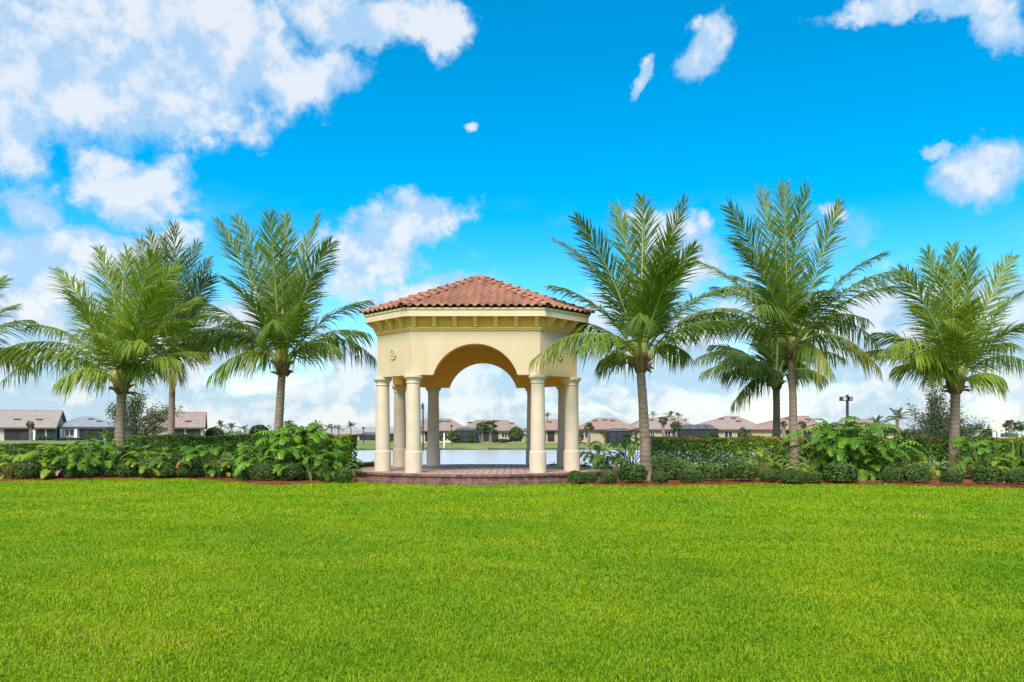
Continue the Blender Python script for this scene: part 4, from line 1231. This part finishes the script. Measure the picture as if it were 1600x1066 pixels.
# ------------------------------------------------------------------ broadleaf trees
def loose_tree(label, px, depth, crown, n_leaf, seed, leaf=0.13):
    """crown: list of (px, py, rpx, rpy) lobes in which boughs end"""
    rs = random.Random(seed); r_ = np.random.default_rng(seed)
    x = gx(px, depth); z0 = float(ground_z(x, depth))
    o = empty('broadleaf_tree', (x, depth, z0), label, 'tree', 'loose broadleaf trees')
    o3 = Vector((x, depth, z0))
    ztop = at(px, min(c[1] for c in crown), depth).z - z0
    tr = MB(); tr.tube([(0, 0, 0), (0.05, 0, ztop * 0.3), (-0.04, 0.05, ztop * 0.6), (0.03, 0, ztop * 0.95)], [0.11, 0.085, 0.05, 0.012], 8)
    pts, nrm = [], []
    for (cx_, cy_, rx, ry) in crown:
        c = at(cx_, cy_, depth) - o3; sx, sz = rx / F * depth, ry / F * depth
        for b in range(max(5, int(n_leaf * 0.006))):
            v = Vector((rs.gauss(0, 1), rs.gauss(0, 1), rs.gauss(0, 1))).normalized() * rs.random() ** 0.4
            tip = c + Vector((v.x * sx, v.y * sx, v.z * sz))
            root_z = max(0.25, min(tip.z - 0.25, ztop * 0.9) * rs.uniform(0.5, 0.85))
            tr.tube([(0, 0, root_z), (tip.x * .5, tip.y * .5, root_z + (tip.z - root_z) * .4), tuple(tip)], [0.022, 0.014, 0.004], 4)
            for q in range(max(4, n_leaf // 75)):
                t = rs.uniform(0.45, 1.05)
                p = Vector((tip.x * t, tip.y * t, root_z + (tip.z - root_z) * t ** 0.9)) + Vector((rs.gauss(0, .13), rs.gauss(0, .13), rs.gauss(0, .11)))
                pts.append(p)
    tr.build('trunk', M['bark'], o)
    pts = np.array(pts)
    me = leaf_quads('crown', pts, np.tile([0, -0.3, 1.0], (len(pts), 1)), r_.uniform(leaf * .6, leaf * 1.3, len(pts)), 0.5, 0.8, np.clip(r_.normal(0.45, 0.25, len(pts)), 0, 1), M['oak'])
    link('crown', me, o)


loose_tree('loose grey-green broadleaf tree behind the leftmost palm trunk', 212, 44, [(212, 620, 16, 18), (195, 645, 26, 22), (230, 640, 28, 22), (212, 665, 45, 20), (272, 640, 16, 6), (178, 640, 12, 10), (245, 665, 22, 14)], 3000, 41)
loose_tree('loose grey-green broadleaf tree behind the yellow-green palm', 1462, 44, [(1462, 612, 16, 20), (1445, 640, 26, 20), (1475, 640, 28, 22), (1440, 668, 34, 20), (1500, 655, 22, 16), (1530, 665, 20, 8), (1480, 672, 40, 16)], 3600, 42)


# ------------------------------------------------------------------ far bank: houses
def roofmat(name, c, d_):
    return surface(name, [c, d_], 0.9, 0.85, 3, 0.3, 0.03, stretch=(1, 1, 3))


RM = {'pink': roofmat('pink_clay_roof', (0.27, 0.205, 0.175), (0.36, 0.28, 0.24)), 'brown': roofmat('brown_clay_roof', (0.25, 0.19, 0.155), (0.335, 0.26, 0.215)),
      'red': roofmat('red_clay_roof', (0.28, 0.18, 0.145), (0.37, 0.25, 0.205)), 'grey': roofmat('grey_clay_roof', (0.30, 0.265, 0.25), (0.39, 0.35, 0.335)),
      'tan': roofmat('tan_clay_roof', (0.28, 0.235, 0.205), (0.37, 0.315, 0.275)), 'slate': roofmat('slate_roof', (0.22, 0.24, 0.27), (0.31, 0.33, 0.36))}
WM = {'tan': surface('tan_house_stucco', [(0.46, 0.36, 0.24), (0.52, 0.42, 0.29)], 1.2, 0.9), 'cream': surface('cream_house_stucco', [(0.56, 0.48, 0.38), (0.63, 0.55, 0.44)], 1.2, 0.9),
      'grey': surface('grey_house_stucco', [(0.40, 0.38, 0.36), (0.47, 0.45, 0.43)], 1.2, 0.9), 'gold': surface('gold_house_stucco', [(0.50, 0.37, 0.20), (0.56, 0.43, 0.25)], 1.2, 0.9)}
FASC = surface('brown_fascia', [(0.10, 0.06, 0.045), (0.14, 0.09, 0.07)], 2, 0.7)
CAGE = surface('cage_panel', [(0.085, 0.09, 0.10), (0.13, 0.135, 0.15)], 0.4, 0.8)


def house(label, x0, x1, ridge, y_ridge, y_eave, y_base, depth, roof, wall, wins=(), cage=None, deep=13.0, gable=False, posts=(), vents=(), patio=(), turn=0):
    """pixel extents of the front; ridge = (px from, px to). Real walls, hip or gable roof, windows, screened porch."""
    Y0 = depth; Y1 = depth + deep; Ym = depth + deep / 2
    xa, xb = gx(x0, Y0), gx(x1, Y0)
    ze = at(0, y_eave, Y0).z; zb = at(0, y_base, Y0).z; zr = at(0, y_ridge, Ym).z
    ra, rb = gx(ridge[0], Ym), gx(ridge[1], Ym)
    c0 = (xa + xb) / 2
    root = empty('house', (c0, Y0, zb), label, 'house', 'houses across the pond', R(turn))
    L0 = Vector((c0, Y0, zb))
    lv = lambda x, y, z: (x - c0, y - Y0, z - zb)
    ov = 0.5
    w = MB(); w.box(lv(xa + ov, Y0 + ov, zb - 1.5), lv(xb - ov, Y1 - ov, ze - 0.02))
    if gable:
        for xs in (xa + ov, xb - ov):
            w.add([lv(xs, Y0 + ov, ze - 0.04), lv(xs, Y1 - ov, ze - 0.04), lv(xs, Ym, zr - 0.35)], [(0, 1, 2)])
    w.build('wall', WM[wall], root)
    r_ = MB()
    if gable: ra, rb = xa, xb
    v = [lv(xa, Y0, ze), lv(xb, Y0, ze), lv(xb, Y1, ze), lv(xa, Y1, ze), lv(ra, Ym, zr), lv(rb, Ym, zr)]
    fs = [(0, 1, 5, 4), (2, 3, 4, 5), (1, 2, 5), (3, 0, 4), (3, 2, 1, 0)] if not gable else [(0, 1, 5, 4), (2, 3, 4, 5)]
    r_.add(v, fs)
    if gable:
        v2 = [(x, y, z - 0.22) for x, y, z in v]; r_.add(v2, [(4, 5, 1, 0), (5, 4, 3, 2)])
    ro = r_.build('roof', RM[roof], root)
    rc = MB(); rc.tube([v[4], v[5]], 0.13, 6)
    if not gable:
        for q in ((0, 4), (1, 5)): rc.tube([v[q[0]], v[q[1]]], 0.1, 5)
    rc.build('ridge_caps', RM[roof], ro)
    f = MB(); th = 0.3
    f.box((v[0][0], -0.06, v[0][2] - th), (v[1][0], 0.03, v[0][2] - 0.01))
    if gable:
        for xe in (v[0][0], v[1][0]):
            for (p, q) in ((0, 4), (4, 3)):
                a_, b_ = v[p], v[q]
                f.add([(xe - 0.06, a_[1], a_[2] - th), (xe + 0.06, a_[1], a_[2] - th), (xe + 0.06, a_[1], a_[2] + 0.05), (xe - 0.06, a_[1], a_[2] + 0.05),
                       (xe - 0.06, b_[1], b_[2] - th), (xe + 0.06, b_[1], b_[2] - th), (xe + 0.06, b_[1], b_[2] + 0.05), (xe - 0.06, b_[1], b_[2] + 0.05)],
                      [(0, 1, 5, 4), (1, 2, 6, 5), (2, 3, 7, 6), (3, 0, 4, 7)])
    else:
        f.box((v[0][0] - 0.03, -0.05, v[0][2] - th), (v[0][0] + 0.03, deep, v[0][2] - 0.012)); f.box((v[1][0] - 0.03, -0.05, v[1][2] - th), (v[1][0] + 0.03, deep, v[1][2] - 0.012))
    f.build('fascia', FASC, ro)
    for (vx, vy) in vents:     # low dark roof vents on the front slope
        t = (y_eave - vy) / (y_eave - y_ridge)
        yy = Y0 + (Ym - Y0) * t; zz = ze + (zr - ze) * t
        p = lv(gx(vx, yy), yy, zz)
        m = MB(); m.box((p[0] - 0.55, p[1] - 0.3, p[2] - 0.15), (p[0] + 0.55, p[1] + 0.3, p[2] + 0.22)); m.build('roof_vent', FASC, ro)
    yf = ov
    for (wx0, wx1, wy0, wy1) in wins:
        a_, b_ = gx(wx0, Y0), gx(wx1, Y0); z1, z0 = at(0, wy0, Y0).z, at(0, wy1, Y0).z
        p, q = lv(a_, Y0, z0), lv(b_, Y0, z1)
        fr = MB(); t = 0.1
        fr.box((p[0] - t, yf - 0.09, p[2] - t), (q[0] + t, yf - 0.02, p[2])); fr.box((p[0] - t, yf - 0.09, q[2]), (q[0] + t, yf - 0.02, q[2] + t))
        fr.box((p[0] - t, yf - 0.09, p[2]), (p[0], yf - 0.02, q[2])); fr.box((q[0], yf - 0.09, p[2]), (q[0] + t, yf - 0.02, q[2]))
        xm = (p[0] + q[0]) / 2; fr.box((xm - 0.05, yf - 0.085, p[2]), (xm + 0.05, yf - 0.03, q[2]))
        fo = fr.build('window', M['white'], root)
        for (s0, s1) in ((p[0], xm - 0.05), (xm + 0.05, q[0])):
            pn = MB(); pn.box((s0, yf - 0.05, p[2]), (s1, yf - 0.012, q[2])); pn.build('pane', M['glass_dark'], fo)
    for (wx0, wx1, wy0) in patio:      # dark screened openings of a porch, recessed in the wall line
        a_, b_ = gx(wx0, Y0), gx(wx1, Y0); z1 = at(0, wy0, Y0).z
        p, q = lv(a_, Y0, zb), lv(b_, Y0, z1)
        m = MB(); m.box((p[0], yf - 0.12, p[2] + 0.05), (q[0], yf - 0.03, q[2])); so = m.build('screen', M['screen'], root)
        fr = MB(); k = max(2, int((q[0] - p[0]) / 1.6))
        for i in range(k + 1):
            xx = p[0] + (q[0] - p[0]) * i / k; fr.box((xx - 0.05, yf - 0.17, p[2] + 0.05), (xx + 0.05, yf - 0.122, q[2]))
        fr.box((p[0], yf - 0.168, q[2] - 0.1), (q[0], yf - 0.123, q[2])); fr.build('screen_frame', M['bronze'], so)
    for px_ in posts:
        p = lv(gx(px_, Y0), Y0, zb); m = MB(); m.box((p[0] - 0.25, 0.1, p[2]), (p[0] + 0.25, 0.36, v[0][2] - 0.32)); m.build('post', M['white'], root)
    if cage:   # pool cage: dark screen walls with a mansard top
        cx0, cx1, cyt, cye = cage; D_ = 7.0
        Yc = Y0 - D_
        a_, b_ = gx(cx0, Yc), gx(cx1, Yc); zt = at(0, cyt, Yc).z; zc = at(0, cye, Yc).z
        p0, p1 = lv(a_, Yc, zb), lv(b_, Yc, zb); zt -= zb; zc -= zb
        i_ = (b_ - a_) * 0.16
        m = MB(); y1 = 0.3
        vs = [(p0[0], -D_, -1), (p1[0], -D_, -1), (p1[0], y1, -1), (p0[0], y1, -1), (p0[0], -D_, zc), (p1[0], -D_, zc), (p1[0], y1, zc), (p0[0], y1, zc),
              (p0[0] + i_, -D_ + 1.8, zt), (p1[0] - i_, -D_ + 1.8, zt), (p1[0] - i_, y1, zt), (p0[0] + i_, y1, zt)]
        m.add(vs[:8], [(0, 1, 5, 4), (1, 2, 6, 5), (3, 0, 4, 7)]); co = m.build('screen_cage', M['screen'], root)
        m = MB(); m.add(vs[4:], [(0, 1, 5, 4), (1, 2, 6, 5), (3, 0, 4, 7), (4, 5, 6, 7)]); m.build('cage_roof', CAGE, co)
        m = MB(); k = max(3, int((b_ - a_) / 1.9))
        for i in range(k + 1):
            t = i / k; x = p0[0] + (p1[0] - p0[0]) * t; xt = vs[8][0] + (vs[9][0] - vs[8][0]) * t
            m.tube([(x, -D_ - 0.03, -0.2), (x, -D_ - 0.03, zc)], 0.06, 4); m.tube([(x, -D_ - 0.03, zc), (xt, -D_ + 1.8, zt + 0.02)], 0.06, 4)
        m.tube([(p0[0], -D_ - 0.05, zc), (p1[0], -D_ - 0.05, zc)], 0.08, 4); m.tube([vs[8], vs[9]], 0.08, 4); m.tube([(p0[0], -D_ - 0.04, zc * .45), (p1[0], -D_ - 0.04, zc * .45)], 0.05, 4)
        m.build('cage_frame', M['bronze'], co)
    return root


house('large tan-roofed house with gabled end and long screened porch at the far left', -70, 78, (0, 0), 641.5, 668, 688, 150, 'tan', 'cream', (), None, 15, True, (46,), [(3, 656), (36, 656), (66, 656)], [(6, 40, 671), (50, 60, 671), (64, 76, 671)], 22)
house('low house with slate hip roof between the two gabled houses', 92, 192, (148, 164), 652, 667, 688, 158, 'slate', 'grey', [(106, 118, 672, 681)], None, 13, False, (101, 121), [(156, 656), (164, 659)], [(86 + 8, 100, 671), (126, 158, 671)], 20)
house('pink-roofed gabled house behind the loose tree on the left', 236, 318, (0, 0), 644, 668, 688, 152, 'pink', 'cream', (), None, 13, True, (), [(300, 659), (262, 659)], [(270, 286, 671), (290, 310, 671)], 20)
house('distant pale-roofed house seen between far palms, left of the pavilion', 500, 562, (515, 545), 669, 679, 690, 250, 'grey', 'grey', (), None, 14, False, (), [], [(508, 524, 681), (530, 556, 681)])
house('distant pale-roofed house just left of the leftmost column', 556, 602, (570, 592), 668, 678, 690, 245, 'grey', 'grey', (), (562, 588, 676, 680), 14, False, (), [], [])
house('distant grey-roofed house showing between the two left columns', 592, 650, (605, 640), 668, 677, 690, 240, 'grey', 'tan', (), None, 14, False, (), [], [(604, 640, 680)])
house('brown hip-roofed house behind the left rear column', 640, 733, (662, 704), 655, 673, 690, 172, 'brown', 'cream', [(696, 702, 677, 684)], None, 14, False, (), [(690, 659), (700, 659), (684, 660)], [(664, 676, 675)])
house('brown hip-roofed house with arched screen cage seen through the arch', 716, 822, (744, 792), 657, 673, 690, 176, 'brown', 'tan', [(784, 792, 676, 684)], (710, 745, 669, 673), 14, False, (741,), [(734, 661), (776, 659), (800, 662)], [(750, 778, 675), (796, 815, 675)])
house('red hip-roofed house showing between the right columns', 826, 885, (852, 872), 656, 672, 690, 172, 'red', 'tan', [], None, 14, False, (), [(858, 660)], [(832, 852, 674), (856, 866, 674)])
house('pinkish-red hip-roofed house just right of the pavilion', 899, 996, (930, 961), 654, 671, 692, 170, 'red', 'tan', [(914, 923, 676, 684)], (952, 985, 670, 674), 14, False, (), [(930, 658), (945, 657), (957, 658)])
house('pink hip-roofed house behind the palm trunk right of the pavilion', 978, 1092, (1006, 1062), 653, 671, 691, 172, 'pink', 'tan', [(1040, 1048, 675, 684), (1017, 1023, 675, 684)], (1062, 1122, 664, 671), 14, False, (), [(1018, 657), (1052, 656)])
house('pink hip-roofed house with paired windows and pool cage, right of centre', 1078, 1200, (1134, 1152), 650.5, 671, 691, 168, 'pink', 'tan', [(1133, 1145, 674, 683)], None, 14, False, (), [(1127, 655), (1146, 654), (1154, 659)], [])
house('gold-walled hip-roofed house behind the two close palm trunks', 1172, 1292, (1232, 1262), 650.5, 671, 691, 166, 'red', 'gold', [(1206, 1211, 675, 684)], None, 14, False, (), [(1230, 655), (1262, 656)], [(1230, 1270, 674)])
house('hip-roofed house mostly hidden by the largest split-leaf shrub', 1288, 1400, (1325, 1362), 655, 672, 691, 172, 'brown', 'tan', [], None, 14, False, (), [])


# ------------------------------------------------------------------ small far things
def lamp_post(label, px, y_top, y_base, depth, heads, pole_r=0.11):
    b = at(px, y_base, depth); z0 = float(ground_z(b.x, depth)); top = at(px, y_top, depth).z - z0
    o = empty('lamp_post', (b.x, depth, z0), label, 'lamp post', 'lamp posts')
    MB().tube([(0, 0, -0.3), (0, 0, top)], pole_r, 8).build('pole', M['bronze'], o)
    for (dx, s_) in heads:
        h = MB().box((min(0, dx) + (0.05 if dx > 0 else 0), -0.25 * s_, top - 0.55 * s_), (max(0, dx) - (0.05 if dx < 0 else 0), 0.25 * s_, top - 0.18 * s_))
        ho = h.build('lamp_head', M['bronze'], o)
        g = MB().box((min(0, dx) + 0.12 + (0.05 if dx > 0 else 0), -0.255 * s_ - .004, top - 0.50 * s_), (max(0, dx) - 0.12 - (0.05 if dx < 0 else 0), -0.25 * s_ - .002, top - 0.24 * s_)); g.build('lens', M['lens'], ho)


lamp_post('dark lamp post with box heads behind the large split-leaf shrub', 1324, 617, 690, 70, [(-0.62, 1.0), (0.38, 1.0)], 0.125)
lamp_post('dark lamp post with one arm beside the left rear column', 661, 630, 697, 118, [(-0.85, 1.5)], 0.11)
lamp_post('thin dark lamp post on the far bank seen through the arch', 705.5, 664, 696, 130, [(0.3, 0.5), (-0.3, .5)], 0.07)
lamp_post('thin dark lamp post on the far bank left of the pavilion', 568, 667, 696, 130, [(0.3, 0.5), (-0.3, .5)], 0.07)
b = at(694, 697, 126); z0 = float(ground_z(b.x, 126)); zt = at(694, 676.5, 126).z
sp = empty('marker_post', (b.x, 126, z0), 'white marker post on the far bank seen through the arch', 'post')
MB().box((-0.11, -0.11, -0.2), (0.11, 0.11, zt - z0 - 0.12)).build('shaft', M['white'], sp)
MB().add([(-.14, -.14, zt - z0 - .12), (.14, -.14, zt - z0 - .12), (.14, .14, zt - z0 - .12), (-.14, .14, zt - z0 - .12), (0, 0, zt - z0)], [(0, 1, 4), (1, 2, 4), (2, 3, 4), (3, 0, 4), (3, 2, 1, 0)]).build('cap', M['white'], sp)


def far_palm(label, px, y_top, y_base, depth, crown_px, kind='feather', seed=0, trunk_w=0.2):
    rs = random.Random(seed)
    x = gx(px, depth); z0 = float(ground_z(x, depth)); top = at(px, y_top, depth).z - z0; cr = crown_px / 2 / F * depth
    o = empty('distant_palm', (x, depth, z0), label, 'palm tree', 'palms on the far bank')
    zc = top - cr * (0.75 if kind == 'feather' else 0.85)
    tr = MB(); tr.tube([(0, 0, -0.3), (0.05, 0, zc * 0.5), (0, 0, zc)], [trunk_w * 1.2, trunk_w, trunk_w], 8); tr.build('trunk', M['trunk'], o)
    mb = MB()
    if kind == 'feather':
        for k in range(15):
            a_ = 2.399 * k; e_ = R(rs.uniform(-10, 75)); l = cr * rs.uniform(0.9, 1.15)
            d_ = Vector((math.cos(a_) * math.cos(e_), math.sin(a_) * math.cos(e_), math.sin(e_)))
            b0 = Vector((0, 0, zc)); prev = None
            for i in range(9):
                t = (i + 1) / 9
                p = b0 + d_ * l * t + Vector((0, 0, 0.25 * t - 0.55 * t * t)) * l
                s_ = Vector((-math.sin(a_), math.cos(a_), 0))
                for sg in (-1, 1):
                    q = p + (s_ * sg + d_ * 0.6).normalized() * l * 0.30 * (1.1 - t * 0.7) + Vector((0, 0, -0.12 * l))
                    wv = d_ * l * 0.04
                    mb.add([p - wv, p + wv, q], [(0, 1, 2)], 0, rs.random())
    else:
        for k in range(46):
            v = Vector((rs.gauss(0, 1), rs.gauss(0, 1), rs.gauss(0.15, 0.8))).normalized()
            b0 = Vector((0, 0, zc)) + v * cr * rs.uniform(0.35, 0.6)
            s_ = v.cross(Vector((0, 0, 1))).normalized() if abs(v.z) < 0.95 else Vector((1, 0, 0)); u = s_.cross(v)
            for i in range(9):
                f = R(-75 + 150 * i / 8)
                d_ = (v * math.cos(f) + (s_ * 0.8 + u * 0.3 * (1 if k % 2 else -1)) * math.sin(f)).normalized()
                tip = b0 + d_ * cr * rs.uniform(0.4, 0.55) + Vector((0, 0, -0.08 * cr)); wv = d_.cross(v).normalized() * cr * 0.05 if d_.cross(v).length > .05 else s_ * cr * 0.05
                md = b0 + d_ * cr * 0.25
                mb.add([b0, md - wv, tip, md + wv], [(0, 1, 2, 3)], 0, rs.random())
    mb.build('crown', M['far_leaf'], o)


FP = [(494, 655, 690, 190, 26, 'feather', 'tall feathery far palm, leftmost of those left of the pavilion'), (518, 661, 690, 190, 20, 'feather', 'small feathery far palm, second of those left of the pavilion'),
      (529, 663, 690, 195, 18, 'feather', 'small feathery far palm, third of those left of the pavilion'), (548, 658, 690, 185, 24, 'feather', 'feathery far palm nearest the leftmost column'),
      (753, 658, 694, 140, 26, 'fan', 'fan palm seen through the arch, left one of the pair'), (766, 656, 694, 140, 28, 'fan', 'fan palm seen through the arch, right one of the pair'),
      (653, 662, 692, 150, 14, 'fan', 'small fan palm between the left front and rear columns'), (855, 644, 690, 200, 16, 'feather', 'dark far palm above the red roof between the right columns'),
      (1020, 641, 690, 210, 16, 'feather', 'far palm above the roofs, beside the trunk right of the pavilion'), (1047, 641, 690, 210, 26, 'feather', 'broad far palm rising above the pink roof'), (1060, 643, 690, 212, 18, 'feather', 'slim far palm right of the broad one above the pink roof'),
      (1071, 652, 690, 212, 12, 'feather', 'smallest far palm at the right end of the pink roof'),
      (1036, 649, 692, 140, 18, 'fan', 'fan palm before the pink-roofed house, left one of two'), (1056, 656, 692, 135, 22, 'fan', 'fan palm before the pink-roofed house, right one of two'),
      (1224, 657, 690, 140, 14, 'fan', 'fan palm between the two close palm trunks'), (1253, 657, 690, 142, 16, 'fan', 'fan palm right of the tallest palm trunk'),
      (1370, 648, 690, 75, 34, 'feather', 'yellowish palm behind the right hedge, left of the loose tree'), (1402, 636, 690, 70, 48, 'feather', 'taller feathery palm behind the right hedge, next to the loose tree'),
      (48, 657, 688, 125, 15, 'fan', 'small fan palm on the lawn before the far left house'), (345, 656, 690, 165, 26, 'feather', 'hazy far palm, left of the group beyond the left hedge'), (362, 660, 690, 165, 24, 'feather', 'hazy far palm, middle of the group beyond the left hedge'),
      (382, 663, 690, 170, 20, 'feather', 'hazy far palm, right of the group beyond the left hedge'), (920, 660, 690, 130, 20, 'fan', 'fan palm before the house right of the pavilion'), (1578, 655, 690, 110, 22, 'fan', 'fan palm beyond the far right boundary wall, left one'), (1594, 657, 690, 112, 20, 'fan', 'fan palm beyond the far right boundary wall, right one')]
for i, (px, yt, yb, dep, cp, kd, lb) in enumerate(FP): far_palm(lb, px, yt, yb, dep, cp, kd, 300 + i, 0.28 if kd == 'fan' else 0.17)


def far_shrub_mesh(seed, n=700):
    r_ = np.random.default_rng(seed)
    d = r_.normal(0, 1, (n, 3)); d /= np.linalg.norm(d, axis=1, keepdims=True); d[:, 2] = np.abs(d[:, 2]) * np.where(r_.random(n) < .8, 1, -.5)
    p = d * (1 - 0.35 * r_.random(n)[:, None] ** 2) * np.array([0.5, 0.5, 0.5]); p[:, 2] += 0.45
    return leaf_quads('foliage', p, d, r_.uniform(0.10, 0.2, n), 0.6, 0.6, np.clip(r_.normal(0.4, 0.22, n), 0, 1), M['oak'])


FS = [far_shrub_mesh(s) for s in (1, 2, 3)]
for i, (px, yt, yb, dep, wpx, lb) in enumerate([
        (690, 675, 691, 160, 18, 'dark shrub before the brown-roofed house, left of the white post'), (709, 674, 693, 150, 20, 'round dark green tree by the thin lamp post in the arch'), (735, 674, 690, 160, 10, 'small conical green shrub before the screen cage'),
        (718, 688, 694, 150, 24, 'low clipped hedge piece on the far bank, left half'), (738, 688, 694, 150, 26, 'low clipped hedge piece on the far bank, right half'), (783, 686, 693, 150, 34, 'low green hedge right of the fan palm pair'),
        (806, 668, 692, 150, 24, 'bushy green tree left of the right rear column'), (848, 682, 693, 150, 10, 'small shrub between the right columns'), (653, 684, 694, 150, 8, 'yellowish shrub between the left columns'),
        (905, 672, 693, 140, 14, 'dark shrub at the corner of the house right of the pavilion'), (1111, 674, 692, 130, 24, 'rounded green shrub before the dark pool cage'), (1160, 668, 692, 140, 14, 'young green tree before the paired windows'),
        (1125, 684, 692, 130, 16, 'low shrub behind the middle of the right hedge'), (70, 682, 690, 135, 26, 'green shrub before the porch of the far left house'), (172, 668, 690, 120, 20, 'pale shrub left of the loose tree on the left'), (110, 684, 689, 140, 34, 'low pale shrubbery before the slate-roofed house'),
        (1345, 668, 692, 90, 40, 'round yellow-green shrub behind the largest split-leaf shrub'), (1420, 672, 692, 60, 44, 'olive shrub behind the right hedge, left of the yellow-green palm'), (1545, 672, 692, 80, 40, 'olive tree mass left of the far right boundary wall'), (545, 686, 693, 140, 24, 'low green hedge on the far bank left of the pavilion'),
        (405, 664, 690, 170, 30, 'hazy shrub beyond the left hedge near the drooping palm'), (335, 668, 690, 165, 26, 'hazy shrub beyond the left hedge next to the pink house'), (610, 682, 692, 160, 8, 'narrow dark shrub between the two leftmost columns')]):
    x = gx(px, dep); z0 = float(ground_z(x, dep)); zt = at(px, yt, dep).z
    o = empty('distant_shrub', (x, dep, z0), lb, 'shrub', 'shrubs on the far bank')
    f = link('foliage', FS[i % 3], o); w = wpx / F * dep; f.scale = (w, w, max(0.5, zt - z0) * 1.05)
    MB().tube([(0, 0, -0.2), (0, 0, (zt - z0) * 0.5)], [0.06, 0.03], 5).build('stem', M['bark'], o)


def build_wall():
    dep = 62.0
    xa, xb = gx(1548, dep), gx(1760, dep)
    zt = at(0, 683.5, dep).z
    o = empty('boundary_wall', (xa, dep, 0), 'beige boundary wall with white posts and dark panels at the far right', 'wall')
    MB().box((0, 0, -0.2), (xb - xa, 0.3, zt - 0.06)).build('wall', WM['cream'], o)
    MB().box((-0.05, -0.05, zt - 0.058), (xb - xa, 0.35, zt)).build('coping', WM['cream'], o)
    zp = at(0, 674.5, dep).z
    xs = [gx(p, dep) - xa for p in (1555, 1562, 1594, 1601, 1634, 1641, 1676)]
    for x in xs: MB().box((x - 0.09, 0.06, zt + 0.003), (x + 0.09, 0.24, zp)).build('post', M['white'], o)
    pm = surface('green_screen_panel', [(0.03, 0.07, 0.07), (0.06, 0.11, 0.11)], 1, 0.5)
    for a_, b_ in ((xs[1], xs[2]), (xs[3], xs[4]), (xs[5], xs[6])): MB().box((a_ + 0.1, 0.12, zt + 0.05), (b_ - 0.1, 0.17, zp - 0.14)).build('panel', pm, o)


build_wall()


def treeline():
    n = 9000
    x = rng.uniform(-420, 420, n); y = rng.uniform(330, 380, n)
    hgt = 4.0 + 1.6 * np.sin(x * 0.05) + 1.2 * np.sin(x * 0.13 + 1) + 0.8 * np.sin(x * 0.31 + 2)
    z = hgt * rng.random(n) ** 0.6
    me = leaf_quads('treeline', np.stack([x, y, z], 1), np.tile([0, -1.0, 0.6], (n, 1)), rng.uniform(1.0, 2.2, n), 0.7, 0.6, np.clip(rng.normal(0.55, 0.2, n), 0, 1), M['far_leaf'])
    tag(link('treeline', me), 'low far-off line of trees beyond the houses on the horizon', 'trees', kind='stuff')


treeline()
